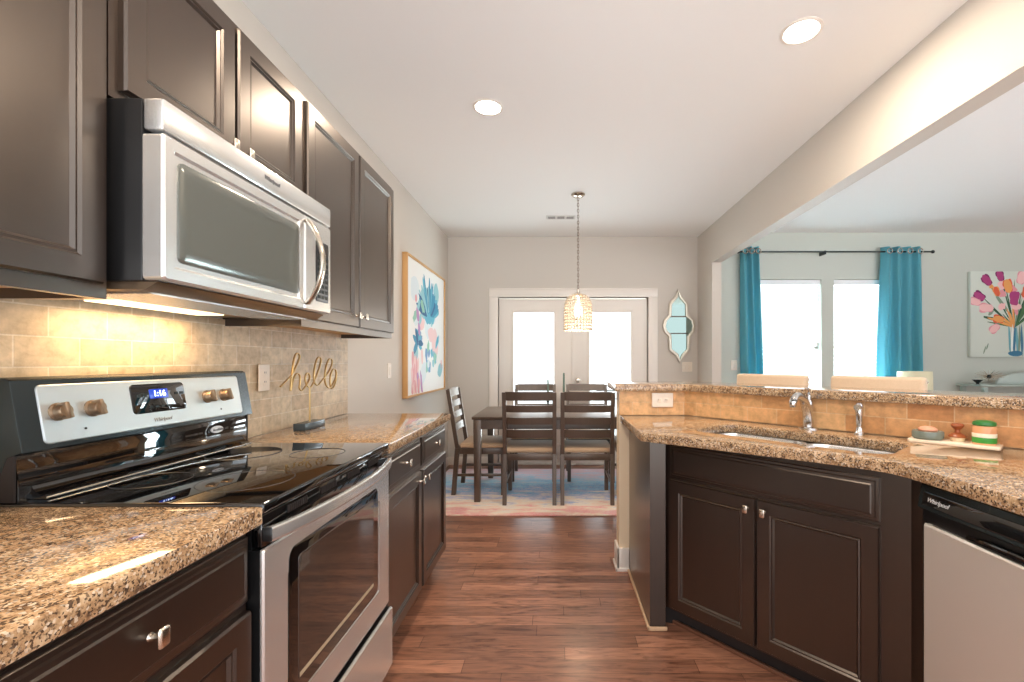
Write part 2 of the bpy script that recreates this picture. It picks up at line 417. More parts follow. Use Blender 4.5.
# baseboards
def bb(x0, x1, y0, y1): return MB().box(x0, x1, y0, y1, 0, .10, .004)
struct('baseboard_far', bb(XL, -.795, YF - .014, YF).box(1.21, BX0, YF - .014, YF, 0, .10, .004), M['trim'])
struct('baseboard_left', bb(XL, XL + .014, 2.83, YF - .014), M['trim'])
struct('baseboard_living', bb(BX1 + .01, XR, YLIV - .014, YLIV), M['trim'])

# french doors
mb = MB()
mb.box(-.795, DX0, YF - .02, YF + .10, 0, 2.0, .004).box(DX1, 1.21, YF - .02, YF + .10, 0, 2.0, .004).box(-.795, 1.21, YF - .02, YF + .10, 2.0, 2.105, .004)
mb.box(-.78, 1.195, YF - .03, YF - .015, 2.085, 2.105, .003)
mb.box(DX0, DX1, YF - .01, YF + .11, 0, .022, .004)
struct('trim_1', mb, M['trim'])
def leaf(name, x0, x1, gx0, gx1):
    d = bpy.data.objects.new(name, None); C.objects.link(d); d.location = ((x0 + x1) / 2, YF + .05, 0); d['kind'] = 'structure'
    ox = (x0 + x1) / 2; g0, g1 = .32, 1.82
    mb = MB().box(x0 - ox, gx0 - ox, -.02, .02, .023, DZ - .012).box(gx1 - ox, x1 - ox, -.02, .02, .023, DZ - .012)
    mb.box(gx0 - ox, gx1 - ox, -.02, .02, .023, g0).box(gx0 - ox, gx1 - ox, -.02, .02, g1, DZ - .012)
    mb.rings(x0 - ox + .07, x1 - ox - .07, .07, .25, -.0195, [(0, 0), (.01, .008), (.02, .002), (.03, .006)])
    mb.build('door_slab', M['trim'], d)
    mb = MB()
    t = .026
    for a, c, e, f_ in ((gx0 - t, gx0, g0 - t, g1 + t), (gx1, gx1 + t, g0 - t, g1 + t), (gx0, gx1, g0 - t, g0), (gx0, gx1, g1, g1 + t)):
        mb.box(a - ox, c - ox, -.032, -.018, e, f_, .004)
    mb.build('glazing_frame', M['trim'], d)
    MB().box(gx0 - ox, gx1 - ox, -.003, .003, g0, g1).build('pane', M['glass'], d)
    return d, ox
leaf('door_1', DX0 + .004, .198, -.505, -.024)
d, ox = leaf('door_2', .202, DX1 - .004, .406, .895)
MB().lathe([(.0, 0), (.028, .0), (.028, .008), (.012, .014), (.012, .035), (.026, .045), (.030, .058), (.022, .072), (0, .076)], 18,
           T((.262 - ox, -.021, 1.01)) @ RX(PI / 2)).build('door_knob', M['nickel'], d)
MB().box(.185 - ox, .215 - ox, -.038, -.021, .02, DZ - .02, .005).build('astragal', M['trim'], d)

# living-room windows
for i, (a, c) in enumerate(wins):
    wn = bpy.data.objects.new(f'window_{i+1}', None); C.objects.link(wn); wn.location = ((a + c) / 2, YLIV + .09, WZ0); wn['kind'] = 'structure'
    h = (c - a) / 2; H = WZ1 - WZ0
    mb = MB()
    for r_ in ((-h, -h + .04, 0, H), (h - .04, h, 0, H), (-h, h, 0, .04), (-h, h, H - .04, H), (-h, h, H / 2 - .02, H / 2 + .02)):
        mb.box(r_[0], r_[1], -.02, .03, r_[2], r_[3], .003)
    mb.build('window_frame', M['trim'], wn)
    MB().box(-h + .03, h - .03, .0, .006, .03, H - .03).build('pane', M['glass'], wn)
    MB().box(-h - .03, h + .03, -.11, .02, -.03, 0, .004).build('window_sill', M['trim'], wn)

# outdoors: pale patio and railing beyond the glass
struct('ground', MB().box(-8, 14, YF + .13, 22, -.3, -.1), mat('pale_patio_ground', srgb(205, 208, 205), 0.8))
rl = thing('deck_railing', 'pale deck railing outside the living room windows', 'railing', (3.2, 8.4, -.1))
mb = MB().box(-2.6, 2.6, -.05, .05, 1.42, 1.46, .005).box(-2.6, 2.6, -.02, .02, .15, .19)
mb.build('rail', M['blind'], rl)
for i in range(5): MB().box(-2.55 + i * 1.25, -2.47 + i * 1.25, -.04, .04, 0, 1.42).build('post', M['blind'], rl)
mb = MB()
for k in range(7): mb.tube([(-2.5, 0, .35 + k * .15), (2.5, 0, .35 + k * .15)], .008, 6)
mb.build('cable', M['tealgrey'], rl)

# ================================================================ HARDWARE + CABINET BUILDERS (local: X right, Y into depth, Z up, face at y=0)
DOOR = [(0, 0), (0, .013), (.004, .019), (.050, .019), (.055, .014), (.060, .0155), (.066, .009), (.070, .009)]
DRAW = [(0, 0), (0, .008), (.003, .0105), (.011, .0115), (.014, .0155), (.022, .0165), (.026, .019)]
def knob(x, z, parent, y=-.019):
    mb = MB()
    mb.lathe([(.0075, 0), (.0055, .004), (.0045, .012), (.006, .018)], 12, T((x, y, z)) @ RX(PI / 2))
    mb.box(x - .011, x + .011, y - .026, y - .017, z - .017, z + .017, .005, 3)
    return mb.build('knob', M['nickel'], parent)
def front(name, x0, x1, z0, z1, parent, prof, kn=None):
    o = MB().rings(x0, x1, z0, z1, 0, prof).build(name, M['cab'], parent, sharp=0.35)
    if kn: knob(kn[0], kn[1], o)
    return o

# left base cabinets ------------------------------------------------
RZL = PI / 2
XFACE = -.68
def base_cab(label, y0, y1, fronts):
    t = thing('base_cabinet', label, 'cabinet', (XFACE, y0, 0), RZL)
    wd = y1 - y0
    MB().box(0, wd, 0, .605, .10, .878).build('cabinet_body', M['cab'], t)
    MB().box(.0, wd, .07, .60, 0, .10).build('toe_kick', M['toe'], t)
    for f_ in fronts: front(f_[0], f_[1], f_[2], f_[3], f_[4], t, DOOR if f_[0] == 'door' else DRAW, f_[5])
    return t
base_cab('dark base cabinet under the near left granite counter, closest to the viewer', .48, 1.008,
         [('drawer', .02, .522, .717, .858, (.27, .79)), ('door', .02, .522, .115, .697, (.06, .655))])
base_cab('dark two door base cabinet between the range and the dining area', 1.783, 2.785,
         [('drawer', .02, .485, .717, .858, (.25, .79)), ('drawer', .515, .98, .717, .858, (.75, .79)),
          ('door', .02, .485, .115, .697, (.455, .655)), ('door', .515, .98, .115, .697, (.545, .655))])
def counter(y0, y1, label):
    o = MB().prism([(XL + .001, y0), (-.645, y0), (-.645, y1), (XL + .001, y1)], .88, .92, .004).build('granite_countertop', M['granite'])
    tag(o, label, 'countertop'); return o
counter(.47, 1.010, 'speckled granite countertop in the near left corner before the range')
counter(1.781, 2.815, 'granite countertop carrying the gold sign beyond the range')

# left backsplash
o = MB().box(0, 2.826 - .40, 0, .010, .0, 1.40 - .92).build('backsplash_tile', M['tile'], loc=(XL + .0105, .40, .9205), rz=RZL)
tag(o, 'travertine subway tile backsplash on the left wall behind the range', 'backsplash'); o['kind'] = 'structure'

# left upper cabinets -----------------------------------------------
XUF = -.985
def upper_cab(label, y0, y1, z0, z1, doors, mtl=None):
    t = thing('wall_cabinet', label, 'cabinet', (XUF, y0, z0), RZL)
    wd = y1 - y0; H = z1 - z0; D = .304
    mb = MB().box(0, wd, .0, D, .025, H)                                   # carcass
    mb.box(0, wd, 0, .019, 0, .025).box(0, .016, .019, D, 0, .025).box(wd - .016, wd, .019, D, 0, .025)
    mb.build('cabinet_body', M['cab'], t)
    MB().box(.016, wd - .016, .019, D, .0225, .0249).build('bottom_panel', M['cab_in'], t)
    for d_ in doors: front('door', d_[0], d_[1], d_[2], H - .02, t, DOOR, d_[3])
    return t
upper_cab('tall dark wall cabinet at the upper left, left of the microwave', .392, 1.008, 1.375, 2.275, [(.02, .596, .03, (.06, .09))])
upper_cab('short dark wall cabinet with two doors above the microwave', 1.012, 1.775, 1.826, 2.275,
          [(.022, .376, .022, (.350, .055)), (.392, .742, .022, (.418, .055))])
upper_cab('dark double door wall cabinet right of the microwave', 1.779, 2.755, 1.375, 2.275,
          [(.015, .478, .03, (.448, .085)), (.494, .961, .03, (.524, .085))])

# ================================================================ MICROWAVE (local frame, face x=-.867)
t = thing('microwave_oven', 'stainless over-the-range microwave with a curved handle, above the black cooktop', 'microwave', (-.867, 1.015, 1.417), RZL)
W = .757
MB().box(0, W, .046, .422, .0, .405, .004).build('housing', M['black'], t)
mb = MB().box(0.0, W, .0, .045, .335, .405, .006)
mb.build('vent_panel', M['steel'], t)
d_ = MB().rings(0, .572, .002, .330, .045, [(0, 0), (0, .040), (.006, .045), (.030, .045), (.036, .040), (.040, .040)], .012)
door = d_.build('door', M['steel'], t, sharp=0.35)
MB().rings(.045, .545, .050, .283, .0055, [(0, 0), (0, .003), (.003, .005), (.03, .005), (.034, .0045)], .015).build('window', M['mwglass'], door)
hp = [(.583, .0, .31)] + [(.583 + .0, -.052 * math.sin(PI * k / 12) ** .8 - .006, .31 - .285 * k / 12) for k in range(0, 13)] + [(.583, .0, .025)]
MB().tube(hp, [(.014, .0075)] * len(hp), 14, flat=(1, 0, 0)).build('handle', M['nickel'], door)
cp = MB().rings(.575, W, .002, .330, .045, [(0, 0), (0, .040), (.005, .045), (.012, .045)], .006).build('control_panel', M['steel'], t, sharp=0.35)
kp = MB().rings(.645, .735, .040, .262, .0005, [(0, 0), (.001, .002), (.004, .003)], .006).build('keypad', M['black'], cp)
mb = MB()
for r_ in range(8):
    for c_ in range(3): mb.box(.655 + c_ * .026, .675 + c_ * .026, -.0035, -.002, .052 + r_ * .020, .064 + r_ * .020, .001, 1)
mb.build('keypad_button', M['tealgrey'], cp)['kind'] = 'stuff'
MB().box(.655, .727, -.0035, -.002, .222, .250, .001, 1).build('display', M['black_gloss'], cp)
text_mesh('logo', 'Whirlpool', .018, M['darktext'], t, T((.39, -.001, .372)) @ TEXT_FRONT, shear=.3)
# underside: sloping grille with hood lamp
mb = MB().prism([(.02, -.0), (.40, -.0), (.40, -.012), (.05, -.018)], 0.01, W - .01, 0, mtx=Matrix(((0, 0, 1, 0), (1, 0, 0, 0), (0, 1, 0, 0), (0, 0, 0, 1))))
mb.build('underside_panel', M['knob'], t)
MB().box(.18, .56, .27, .36, -.0215, -.0175, .001).build('hood_lamp', M['warm_em2'], t)
mb = MB()
for k in range(14): mb.box(.05, W - .05, .07 + k * .012, .076 + k * .012, -.0215, -.0165)
mb.build('filter_grille', M['steel'], t)
l = area('hood_lamp_light', (-.867 - .315, 1.38, 1.385), (0, 0, 0), .36, .07, 1.25, (1, .66, .34)); l.data.shape = 'RECTANGLE'
l.rotation_euler = (0, 0, PI / 2)

# ================================================================ RANGE (local: face x=-.645, y0=1.0165)
t = thing('electric_range', 'stainless electric range with black glass cooktop and slanted control panel', 'range', (-.645, 1.0145, 0), RZL)
W = .762
MB().box(.004, W - .004, .03, .63, .07, .895).build('oven_body', M['black'], t)
MB().box(.05, W - .05, .08, .60, 0, .07).build('plinth', M['toe'], t)
mb = MB().box(0, W, .0, .60, .900, .9255, .007, 3)
ct = mb.build('cooktop', M['black_gloss'], t)
RINGM = mat('grey_print_ring', srgb(38, 38, 40), .4)
for cx, cy, r_ in ((.20, .17, .11), (.56, .17, .085), (.20, .42, .085), (.56, .42, .11)):
    MB().tube([(cx + r_ * math.cos(a * PI / 24), cy + r_ * math.sin(a * PI / 24), .9254) for a in range(48)], (.0012), 4, True).build('burner_ring', RINGM, ct)
# vent strip behind the handle
vs_ = MB().box(.004, W - .004, .006, .03, .825, .898, .003).build('vent_strip', M['black_gloss'], t)
for g in range(4):
    mb = MB()
    for k in range(10): mb.box(.10 + g * .16 + k * .009, .1045 + g * .16 + k * .009, .003, .0065, .872, .890)
    mb.build('vent_slot', M['toe'], vs_)
# oven door
MB().box(.002, W - .002, .008, .036, .310, .820).build('door_liner', M['black'], t)
od = MB().rings(0, W, .308, .822, .008, [(0, 0), (0, .004), (.004, .008), (.092, .008), (.096, .005)] , .006)
door = od.build('oven_door', M['steel'], t, sharp=0.35)
MB().rings(.095, .652, .405, .786, .0045, [(0, 0), (.001, .005), (.004, .0055)], .03).build('oven_window', M['black_gloss'], door)
MB().rings(.135, .610, .438, .755, -.001, [(0, 0), (.001, .001), (.004, .0012)], .012).build('inner_window', M['ovenglass'], door)
MB().box(.14, .605, -.0028, -.0018, .447, .458).build('beige_strip', mat('beige_enamel', srgb(175, 158, 130), .4), door)  # thin beige strip across the bottom of the inner window
hp = []
for k in range(0, 21):
    u = k / 20; hp.append((.012 + u * .738, -.006 - .042 * math.sin(PI * u) ** .75, .853))
MB().tube(hp, [(.0165, .0085)] * 21, 16, flat=(0, 0, 1), sq=.35).build('handle', M['steel'], door)
for x_ in (.008, W - .026): MB().box(x_, x_ + .018, -.012, .03, .838, .868, .002).build('handle_mount', M['black'], door)
MB().box(.002, W - .002, -.006, .036, .074, .294).build('drawer_box', M['black'], t)
MB().rings(.0, W, .072, .296, -.006, [(0, 0), (0, .004), (.005, .009), (.012, .009)], .006).build('storage_drawer', M['steel'], t, sharp=0.35)
# backguard: slanted housing. local y = -(x+.645): top front y=.555, bottom front y=.527
PR = Matrix(((0, 0, 1, 0), (1, 0, 0, 0), (0, 1, 0, 0), (0, 0, 0, 1)))      # prism (a,b,h) -> (h,a,b): a=y, b=z, h=x
for x_ in (-.004, W - .0015): MB().prism([(.547, 1.032), (.547, .927), (.628, .927), (.628, 1.032)], x_, x_ + .0055, .001, mtx=PR).build('side_skirt', M['toe'], t)
bgd = MB().prism([(.527, 1.037), (.555, 1.196), (.565, 1.202), (.628, 1.202), (.628, .927), (.60, .927), (.56, 1.025)], -.006, W + .002, .004, mtx=PR)
guard = bgd.build('control_housing', M['tealgrey'], t, sharp=0.5)
rs = MB().prism([(.550, 1.030), (.547, 1.0), (.545, .965), (.545, .926), (.627, .926), (.627, 1.030)], .002, W - .004, .004, mtx=PR)
riser = rs.build('backguard_riser', M['black_gloss'], t, sharp=0.5)
MB().prism([(.546, .958), (.541, .946), (.530, .938), (.512, .932), (.512, .926), (.546, .926)], .03, W - .03, 0, mtx=PR).build('fillet', M['black_gloss'], riser)
MB().tube([(.03, .511, .930), (W - .03, .511, .930)], .0025, 8).build('trim_bead', M['steel'], riser)
tilt = math.atan2(.028, .159)
GP = T((0, .527, 1.037)) @ RX(-tilt)        # local plane: x along, z up the slope, -y outwards
pl = MB().rings(.040, .708, .010, .150, 0, [(0, -.001), (.001, .002), (.003, .003)], .012, mtx=GP).build('control_plate', mat('pale_satin_steel', srgb(205, 212, 214), .35, .75), guard, sharp=.35)
def rknob(x, z):
    mb = MB()
    mm = GP @ T((x, -.003, z)) @ RX(PI / 2)
    mb.lathe([(.0215, 0), (.0215, .003), (.017, .005), (.0165, .020), (.0145, .023), (0, .023)], 22, mm)
    mb.box(-.0055, .0055, -.020, .020, .006, .031, .003, mtx=mm @ RZ(.2))
    return mb.build('range_knob', M['knob'], pl)
for x in (.078, .160, .545, .622): rknob(x, .083)
MB().rings(.268, .455, .052, .138, -.002, [(0, 0), (.001, .002), (.003, .003)], .012, mtx=GP).build('clock_panel', M['black_gloss'], pl)
MB().rings(.325, .392, .092, .122, -.004, [(0, 0), (.001, .001), (.002, .0015)], .003, mtx=GP).build('clock_screen', M['screen'], pl)
text_mesh('clock_digits', '1:16', .025, M['digits'], pl, GP @ T((.360, -.0062, .107)) @ TEXT_FRONT)
for x, z_, hh in ((.285, .10, .008), (.305, .10, .008), (.415, .10, .008), (.435, .10, .008), (.32, .066, .006), (.34, .066, .006), (.36, .066, .006), (.38, .066, .006)):
    MB().box(x, x + .012, -.0058, -.0045, z_, z_ + hh, mtx=GP).build('touch_mark', M['tealgrey'], pl)
text_mesh('logo', 'Whirlpool', .015, mat('pale_print', srgb(140, 138, 135), .5), pl, GP @ T((.36, -.0035, .030)) @ TEXT_FRONT, shear=.3)
for x_ in (.135, .60): MB().lathe([(0, 0), (.003, 0), (.003, .001), (0, .001)], 10, GP @ T((x_, -.003, .035)) @ RX(PI / 2)).build('indicator_lamp', M['black'], pl)
MB().lathe([(0, 0), (.030, 0), (.028, .003), (0, .0035)], 24, T((.60, .5455, 1.0)) @ RX(PI / 2 - .12), sx=1, sy=.42).build('oval_badge', M['whitetext'], riser)
text_mesh('badge_print', 'AccuBake', .012, M['darktext'], riser, T((.60, .541, 1.0)) @ RX(-.12) @ TEXT_FRONT, shear=.2)

# ================================================================ WALL PLATES
def plate(label, loc, rz, w_=.072, h_=.116, kind='outlet', gang=1, horiz=False):
    t = thing('wall_plate', label, 'outlet' if kind == 'outlet' else 'light switch', loc, rz)
    MB().rings(-w_ / 2, w_ / 2, -h_ / 2, h_ / 2, 0, [(0, 0), (0, .003), (.003, .006)], .004).build('cover', M['plastic_white'], t)
    for g in range(gang):
        off = (g - (gang - 1) / 2) * .046
        if kind == 'outlet':
            for s_ in (-.02, .02):
                c_ = (off + s_, 0) if horiz else (off, s_)
                so = MB().rings(c_[0] - .014, c_[0] + .014, c_[1] - .014, c_[1] + .014, -.006, [(0, 0), (0, .001), (.001, .0015)], .005).build('socket', M['plastic_white'], t)
                for q in (-.005, .005): MB().box(c_[0] + q - .001, c_[0] + q + .001, -.0082, -.0072, c_[1] - .002, c_[1] + .006).build('slot', M['darktext'], so)
        else:
            MB().rings(off - .014, off + .014, -.03, .03, -.006, [(0, 0), (.001, .002), (.003, .0035)], .002).build('rocker', M['plastic_white'], t)
    return t
plate('ivory outlet plate on the left backsplash beside the range', (XL + .0215, 1.995, 1.168), RZL)
plate('white switch plate on the left wall between cabinets and painting', (XL + .001, 3.55, 1.165), RZL, kind='switch')
plate('double switch plate low beneath the shaped mirror', (1.565, YF - .001, 1.17), 0, .118, .116, 'switch', 2)
plate('small wall plate left of the teal curtains in the living room', (2.05, YLIV - .001, 1.19), 0, kind='switch')
plate('wide ivory outlet plate on the tiled bar wall', (.626, 2.7085, 1.010), 0, .125, .085, 'outlet', 1, True)

# ================================================================ HELLO SIGN
t = thing('hello_sign', 'gold wire word sign reading hello on a slate blue block', 'sign', (-1.1725, 2.19, .9205))
MB().box(-.028, .028, -.09, .09, 0, .032, .002).build('block', mat('slate_block', srgb(70, 82, 90), .25), t)
trace = [(40,300),(80,258),(120,215),(150,155),(172,105),(177,78),(165,60),(148,68),(134,115),(124,190),(116,260),(112,328),(120,300),(130,255),(148,212),(168,206),(180,228),(180,275),(176,308),(190,328),(212,306),(238,268),(250,232),(240,203),(225,206),(217,240),(226,285),(250,308),(272,280),(300,215),(322,150),(330,105),(318,86),(302,100),(287,150),(279,220),(285,272),(305,290),(328,268),(352,238),(385,195),(405,150),(410,112),(395,98),(377,122),(362,180),(358,240),(366,285),(385,308),(402,300),(425,262),(440,215),(434,178),(415,176),(400,215),(396,270),(404,312),(422,300),(438,250),(442,195)]
pts = []
for a, b_ in trace:
    px, py = 275 + a / 7.18, 345 + b_ / 7.18
    Y = 1.172 * 460 / (556 - px); pts.append((0.0, Y - 2.19, 1.24 + (361 - py) / 460 * Y - .9205))
def smooth(P, n=4):
    out = []
    for i in range(len(P) - 1):
        p0, p1, p2, p3 = [Vector(P[max(0, min(len(P) - 1, j))]) for j in (i - 1, i, i + 1, i + 2)]
        for k in range(n):
            t_ = k / n
            out.append(0.5 * ((2 * p1) + (-p0 + p2) * t_ + (2 * p0 - 5 * p1 + 4 * p2 - p3) * t_ ** 2 + (-p0 + 3 * p1 - 3 * p2 + p3) * t_ ** 3))
    out.append(Vector(P[-1])); return out
MB().tube(smooth(pts, 4), [(.0028, .0045)] * ((len(pts) - 1) * 4 + 1), 8, flat=(0, 0, 1)).build('lettering', M['gold'], t)
MB().tube([(0, 0, .03), (0, 0, .196)], .004, 10).build('stem', M['gold'], t)

# ================================================================ PENINSULA
SP0 = (.76, 2.72); SU = Vector((.668, -.744)).normalized(); SV = Vector((-SU.y, SU.x))   # SV points to the living room
def sp(t_, v_): return (SP0[0] + SU.x * t_ + SV.x * v_, SP0[1] + SU.y * t_ + SV.y * v_)
TE = (1.75 - SP0[0]) / SU.x; BEND = sp(TE, 0); YEND = .77
def offset_line(v_, x0=.375, xe=None):
    """front line of the half wall (v=0) shifted by v towards the living room"""
    # first leg along X at Y=2.72+v ; diagonal; last leg along -Y at X=1.75+v
    y1 = 2.72 + v_; dt = (v_ - SV.y * v_) / SU.y
    p1 = (sp(dt, v_)[0], y1)
    dt2 = (1.75 + v_ - sp(0, v_)[0]) / SU.x; p2 = (1.75 + v_, sp(dt2, v_)[1])
    return [(x0, y1), p1, p2, (1.75 + v_, YEND)]
A = offset_line(.0105); Bk = offset_line(.125)
hw = MB().prism(A + Bk[::-1], 0, 1.0625); struct('wall_half', hw, paint('warm_lit_half_wall_paint', srgb(240, 218, 186)))  # wall paint with warm lamp light mixed into the colour
# bar top
A = offset_line(-.035, .345); Bk = offset_line(.37, .345)
o = MB().prism(A + Bk[::-1], 1.063, 1.103, .005).build('granite_bar_top', M['granite'])
tag(o, 'raised speckled granite bar top on the half wall', 'countertop')
# tile on the half wall (three runs, local X along the wall)
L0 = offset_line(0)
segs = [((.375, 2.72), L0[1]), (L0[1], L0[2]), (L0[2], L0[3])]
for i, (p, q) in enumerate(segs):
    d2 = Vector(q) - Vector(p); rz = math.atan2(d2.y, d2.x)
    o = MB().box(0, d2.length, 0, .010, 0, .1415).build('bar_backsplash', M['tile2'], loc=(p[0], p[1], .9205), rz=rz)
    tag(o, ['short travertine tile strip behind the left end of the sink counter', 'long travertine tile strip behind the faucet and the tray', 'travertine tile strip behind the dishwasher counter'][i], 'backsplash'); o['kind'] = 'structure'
# baseboard around half wall end and shoe trim
mb = MB().box(.361, .375, 2.7305 - .016, 2.85, 0, .135, .004).box(.361, .4325, 2.7145, 2.7300, 0, .135, .004).box(.352, .4325, 2.705, 2.7145, 0, .02, .003)
mb.box(.352, .361, 2.705, 2.85, 0, .02, .003)
struct('baseboard_half', mb, M['trim'])
# sink counter
cpoly = [(.379, 2.719), (.379, 2.062), (.388, 2.050), (.60, 1.885), (.827, 1.70), (.929, 1.612), (1.03, 1.515), (1.068, 1.46), (1.078, 1.40), (1.08, 1.30), (1.08, YEND), (1.749, YEND), (1.749, L0[2][1] - .001), (L0[1][0] - .001, 2.719)]
U = Vector((.61, -.69)).normalized(); V = Vector((-U.y, U.x)); F0 = Vector((.51, 2.14))
def fu(u_, v_): p = F0 + U * u_ + V * v_; return (p.x, p.y)
def rrect(u0, u1, v0, v1, r_, n=5):
    out = []
    for cx, cy, a0 in ((u1 - r_, v0 + r_, -PI / 2), (u1 - r_, v1 - r_, 0), (u0 + r_, v1 - r_, PI / 2), (u0 + r_, v0 + r_, PI)):
        for i in range(n + 1):
            a = a0 + PI / 2 * i / n; out.append((cx + r_ * math.cos(a), cy + r_ * math.sin(a)))
    return out
hole = [fu(*p) for p in rrect(.085, .845, .075, .405, .07)]
o = MB().prism(cpoly, .88, .92, .004, holes=[hole]).build('granite_sink_countertop', M['granite'])
tag(o, 'long angled granite countertop holding the double sink', 'countertop')
# sink: two bowls
RZD = math.atan2(U.y, U.x)
t = thing('double_sink', 'stainless undermount sink with two bowls set in the granite', 'sink', (F0.x, F0.y, .70), RZD)
def bowl(u0, u1, v0, v1):
    tb = MB(); H = .178; prev = None; bm_ = tb.bm
    loops = []
    for ins, z in ((-.012, H), (0, H), (.004, H - .01), (.012, .03), (.03, .006), (.06, .0), (.10, -.002)):
        r_ = max(.065 - ins * .5, .02); loops.append([bm_.verts.new((p[0], p[1], z)) for p in rrect(u0 + ins, u1 - ins, v0 + ins, v1 - ins, r_)])
    for a, c in zip(loops, loops[1:]):
        for i in range(len(a)):
            j = (i + 1) % len(a); bm_.faces.new((a[i], a[j], c[j], c[i]))
    bm_.faces.new(loops[-1])
    o_ = tb.build('bowl', M['steel'], t)
    MB().lathe([(0, 0), (.038, 0), (.040, .003), (.028, .004), (.020, .001), (0, .001)], 20, T(((u0 + u1) / 2, (v0 + v1) / 2, .0))).build('drain', M['chrome'], o_)
bowl(.092, .475, .08, .40); bowl(.498, .838, .08, .40)
# faucet + sprayer
t = thing('kitchen_faucet', 'chrome single lever kitchen faucet behind the double sink', 'faucet', (1.190, 2.170, .9205), RZD)
MB().lathe([(0, 0), (.030, 0), (.030, .006), (.022, .012), (0, .012)], 24, sx=1.5, sy=1).build('base_plate', M['chrome'], t)
sp_path = smooth([(0, 0, .005), (0, -.002, .05), (0, -.018, .095), (0, -.055, .135), (0, -.105, .156), (0, -.145, .158), (0, -.170, .142)], 4)
MB().tube(sp_path, [.026 - .010 * min(1, k / 20) for k in range(len(sp_path))], 14).lathe([(.015, 0), (.0155, .02), (.012, .026), (0, .026)], 14, T((0, -.176, .118)) @ RX(.25)).build('spout', M['chrome'], t)
MB().lathe([(.0, .085), (.020, .088), (.022, .10), (.021, .125), (.014, .14), (0, .143)], 20).build('body', M['chrome'], t)
lv = smooth([(0, 0, .135), (0, .004, .155), (0, .0, .175), (0, -.012, .192)], 4)
MB().tube(lv, [(.006, .007 + .007 * k / len(lv)) for k in range(len(lv))], 12, flat=(0, 1, 0)).build('lever', M['chrome'], t)
t = thing('side_sprayer', 'short chrome side sprayer right of the kitchen faucet', 'sprayer', (1.325, 2.010, .9205), RZD)
MB().lathe([(0, 0), (.021, 0), (.021, .006), (.015, .014), (.012, .03), (0, .03)], 20).build('base', M['chrome'], t)
MB().lathe([(.011, .03), (.013, .05), (.0145, .085), (.016, .11), (.015, .128), (.008, .137), (0, .138)], 18).build('spray_body', M['chrome'], t)
MB().lathe([(.0, .0), (.014, .0), (.013, .02), (.010, .028)], 14, T((0, -.030, .118)) @ RX(-PI / 2)).build('nozzle', M['nickel'], t)

# sink base cabinet
FL = (Vector((1.12, 1.45)) - F0).length
t = thing('sink_cabinet', 'dark angled sink base cabinet with two doors and a false drawer front', 'cabinet', (F0.x, F0.y, 0), RZD)
def tol(p): q = Vector(p) - F0; return (q.dot(U), q.dot(V))
body = [tol(p) for p in ((.433, 2.122), (.505, 2.122), (.51, 2.14), (1.12, 1.45), (1.12, 1.405), (1.70, 1.405), (1.70, 1.66), (.745, 2.714), (.433, 2.714))]
inner = [(a, c) for a, c in rrect(.09, .842, .10, .398, .07)]
MB().prism(body, .10, .69).build('cabinet_body', M['cab'], t)
ring = [tol(p) for p in ((.433, 2.122), (.505, 2.122), (.51, 2.14), (1.12, 1.45), (1.12, 1.405), (1.16, 1.405), (1.16, 1.47), (.53, 2.18), (.46, 2.18), (.46, 2.714), (.433, 2.714))]
MB().prism(ring, .69, .8795).build('face_frame', M['cab'], t)
MB().prism([tol(p) for p in ((.433, 2.122), (.505, 2.122), (.505, 2.18), (.46, 2.30), (.46, 2.714), (.433, 2.714))], 0.0, .10).build('end_panel', M['cab'], t)
toe = [tol((.50, 2.19)), (.03, .07), (FL - .02, .07), tol((1.19, 1.41)), tol((1.19, 1.60)), tol((.55, 2.30))]
MB().prism(toe, 0, .0995).build('toe_kick', M['toe'], t)
front('false_drawer', .03, .84, .712, .857, t, DRAW)
front('door', .03, .428, .115, .697, t, DOOR, (.398, .655))
front('door', .436, .84, .115, .697, t, DOOR, (.466, .655))
mb = MB().box(.0, FL, .052, .068, 0, .018, .004)
mb.build('toe_moulding', mat('brown_shoe_moulding', srgb(120, 80, 60), .4), t)
sh = MB().box(.421, .4325, 2.110, 2.704, 0, .018, .004).box(.421, .512, 2.110, 2.1215, 0, .018, .004)
struct('trim_2', sh, mat('tan_shoe_moulding', srgb(205, 170, 135), .4))

# dishwasher (local: X = -Y world)
t = thing('dishwasher', 'stainless dishwasher with a black control strip at the right edge', 'dishwasher', (1.115, 1.402, 0), -PI / 2)
W = .60
MB().box(.0, W, .02, .58, .10, .872).build('tub', M['black'], t)
MB().box(.01, W - .01, .06, .55, 0, .10).build('toe_panel', M['toe'], t)
con = MB().prism([(.02, .790), (-.006, .793), (-.016, .800), (-.004, .868), (.004, .874), (.02, .874)], .002, W - .002, .003, mtx=PR).build('control_strip', M['tealgrey'], t)
CT = T((0, -.0165, .803)) @ RX(-math.atan2(.012, .068))
MB().rings(.018, W - .03, .006, .048, 0, [(0, -.001), (.001, .002), (.003, .0025)], .006, mtx=CT).build('touch_panel', M['black_gloss'], con)
text_mesh('logo', 'Whirlpool', .018, M['whitetext'], con, CT @ T((.075, -.003, .026)) @ TEXT_FRONT, shear=.3)
hp = MB().box(.0, W, .004, .02, .754, .790, .002)
hpo = hp.build('handle_recess', M['black'], t)
MB().tube([(.16, .002, .762), (.22, -.008, .772), (.30, -.012, .775), (.38, -.008, .772), (.44, .002, .762)], [(.007, .010)] * 5, 10, flat=(0, 0, 1)).build('handle', M['black_gloss'], hpo)
MB().box(0, W, .012, .02, .10, .754).build('door_surround', M['black'], t)
MB().rings(.012, W - .012, .105, .752, .012, [(0, 0), (0, .014), (.006, .020), (.02, .020)], .004).build('door', M['steel_v'], t, sharp=.35)
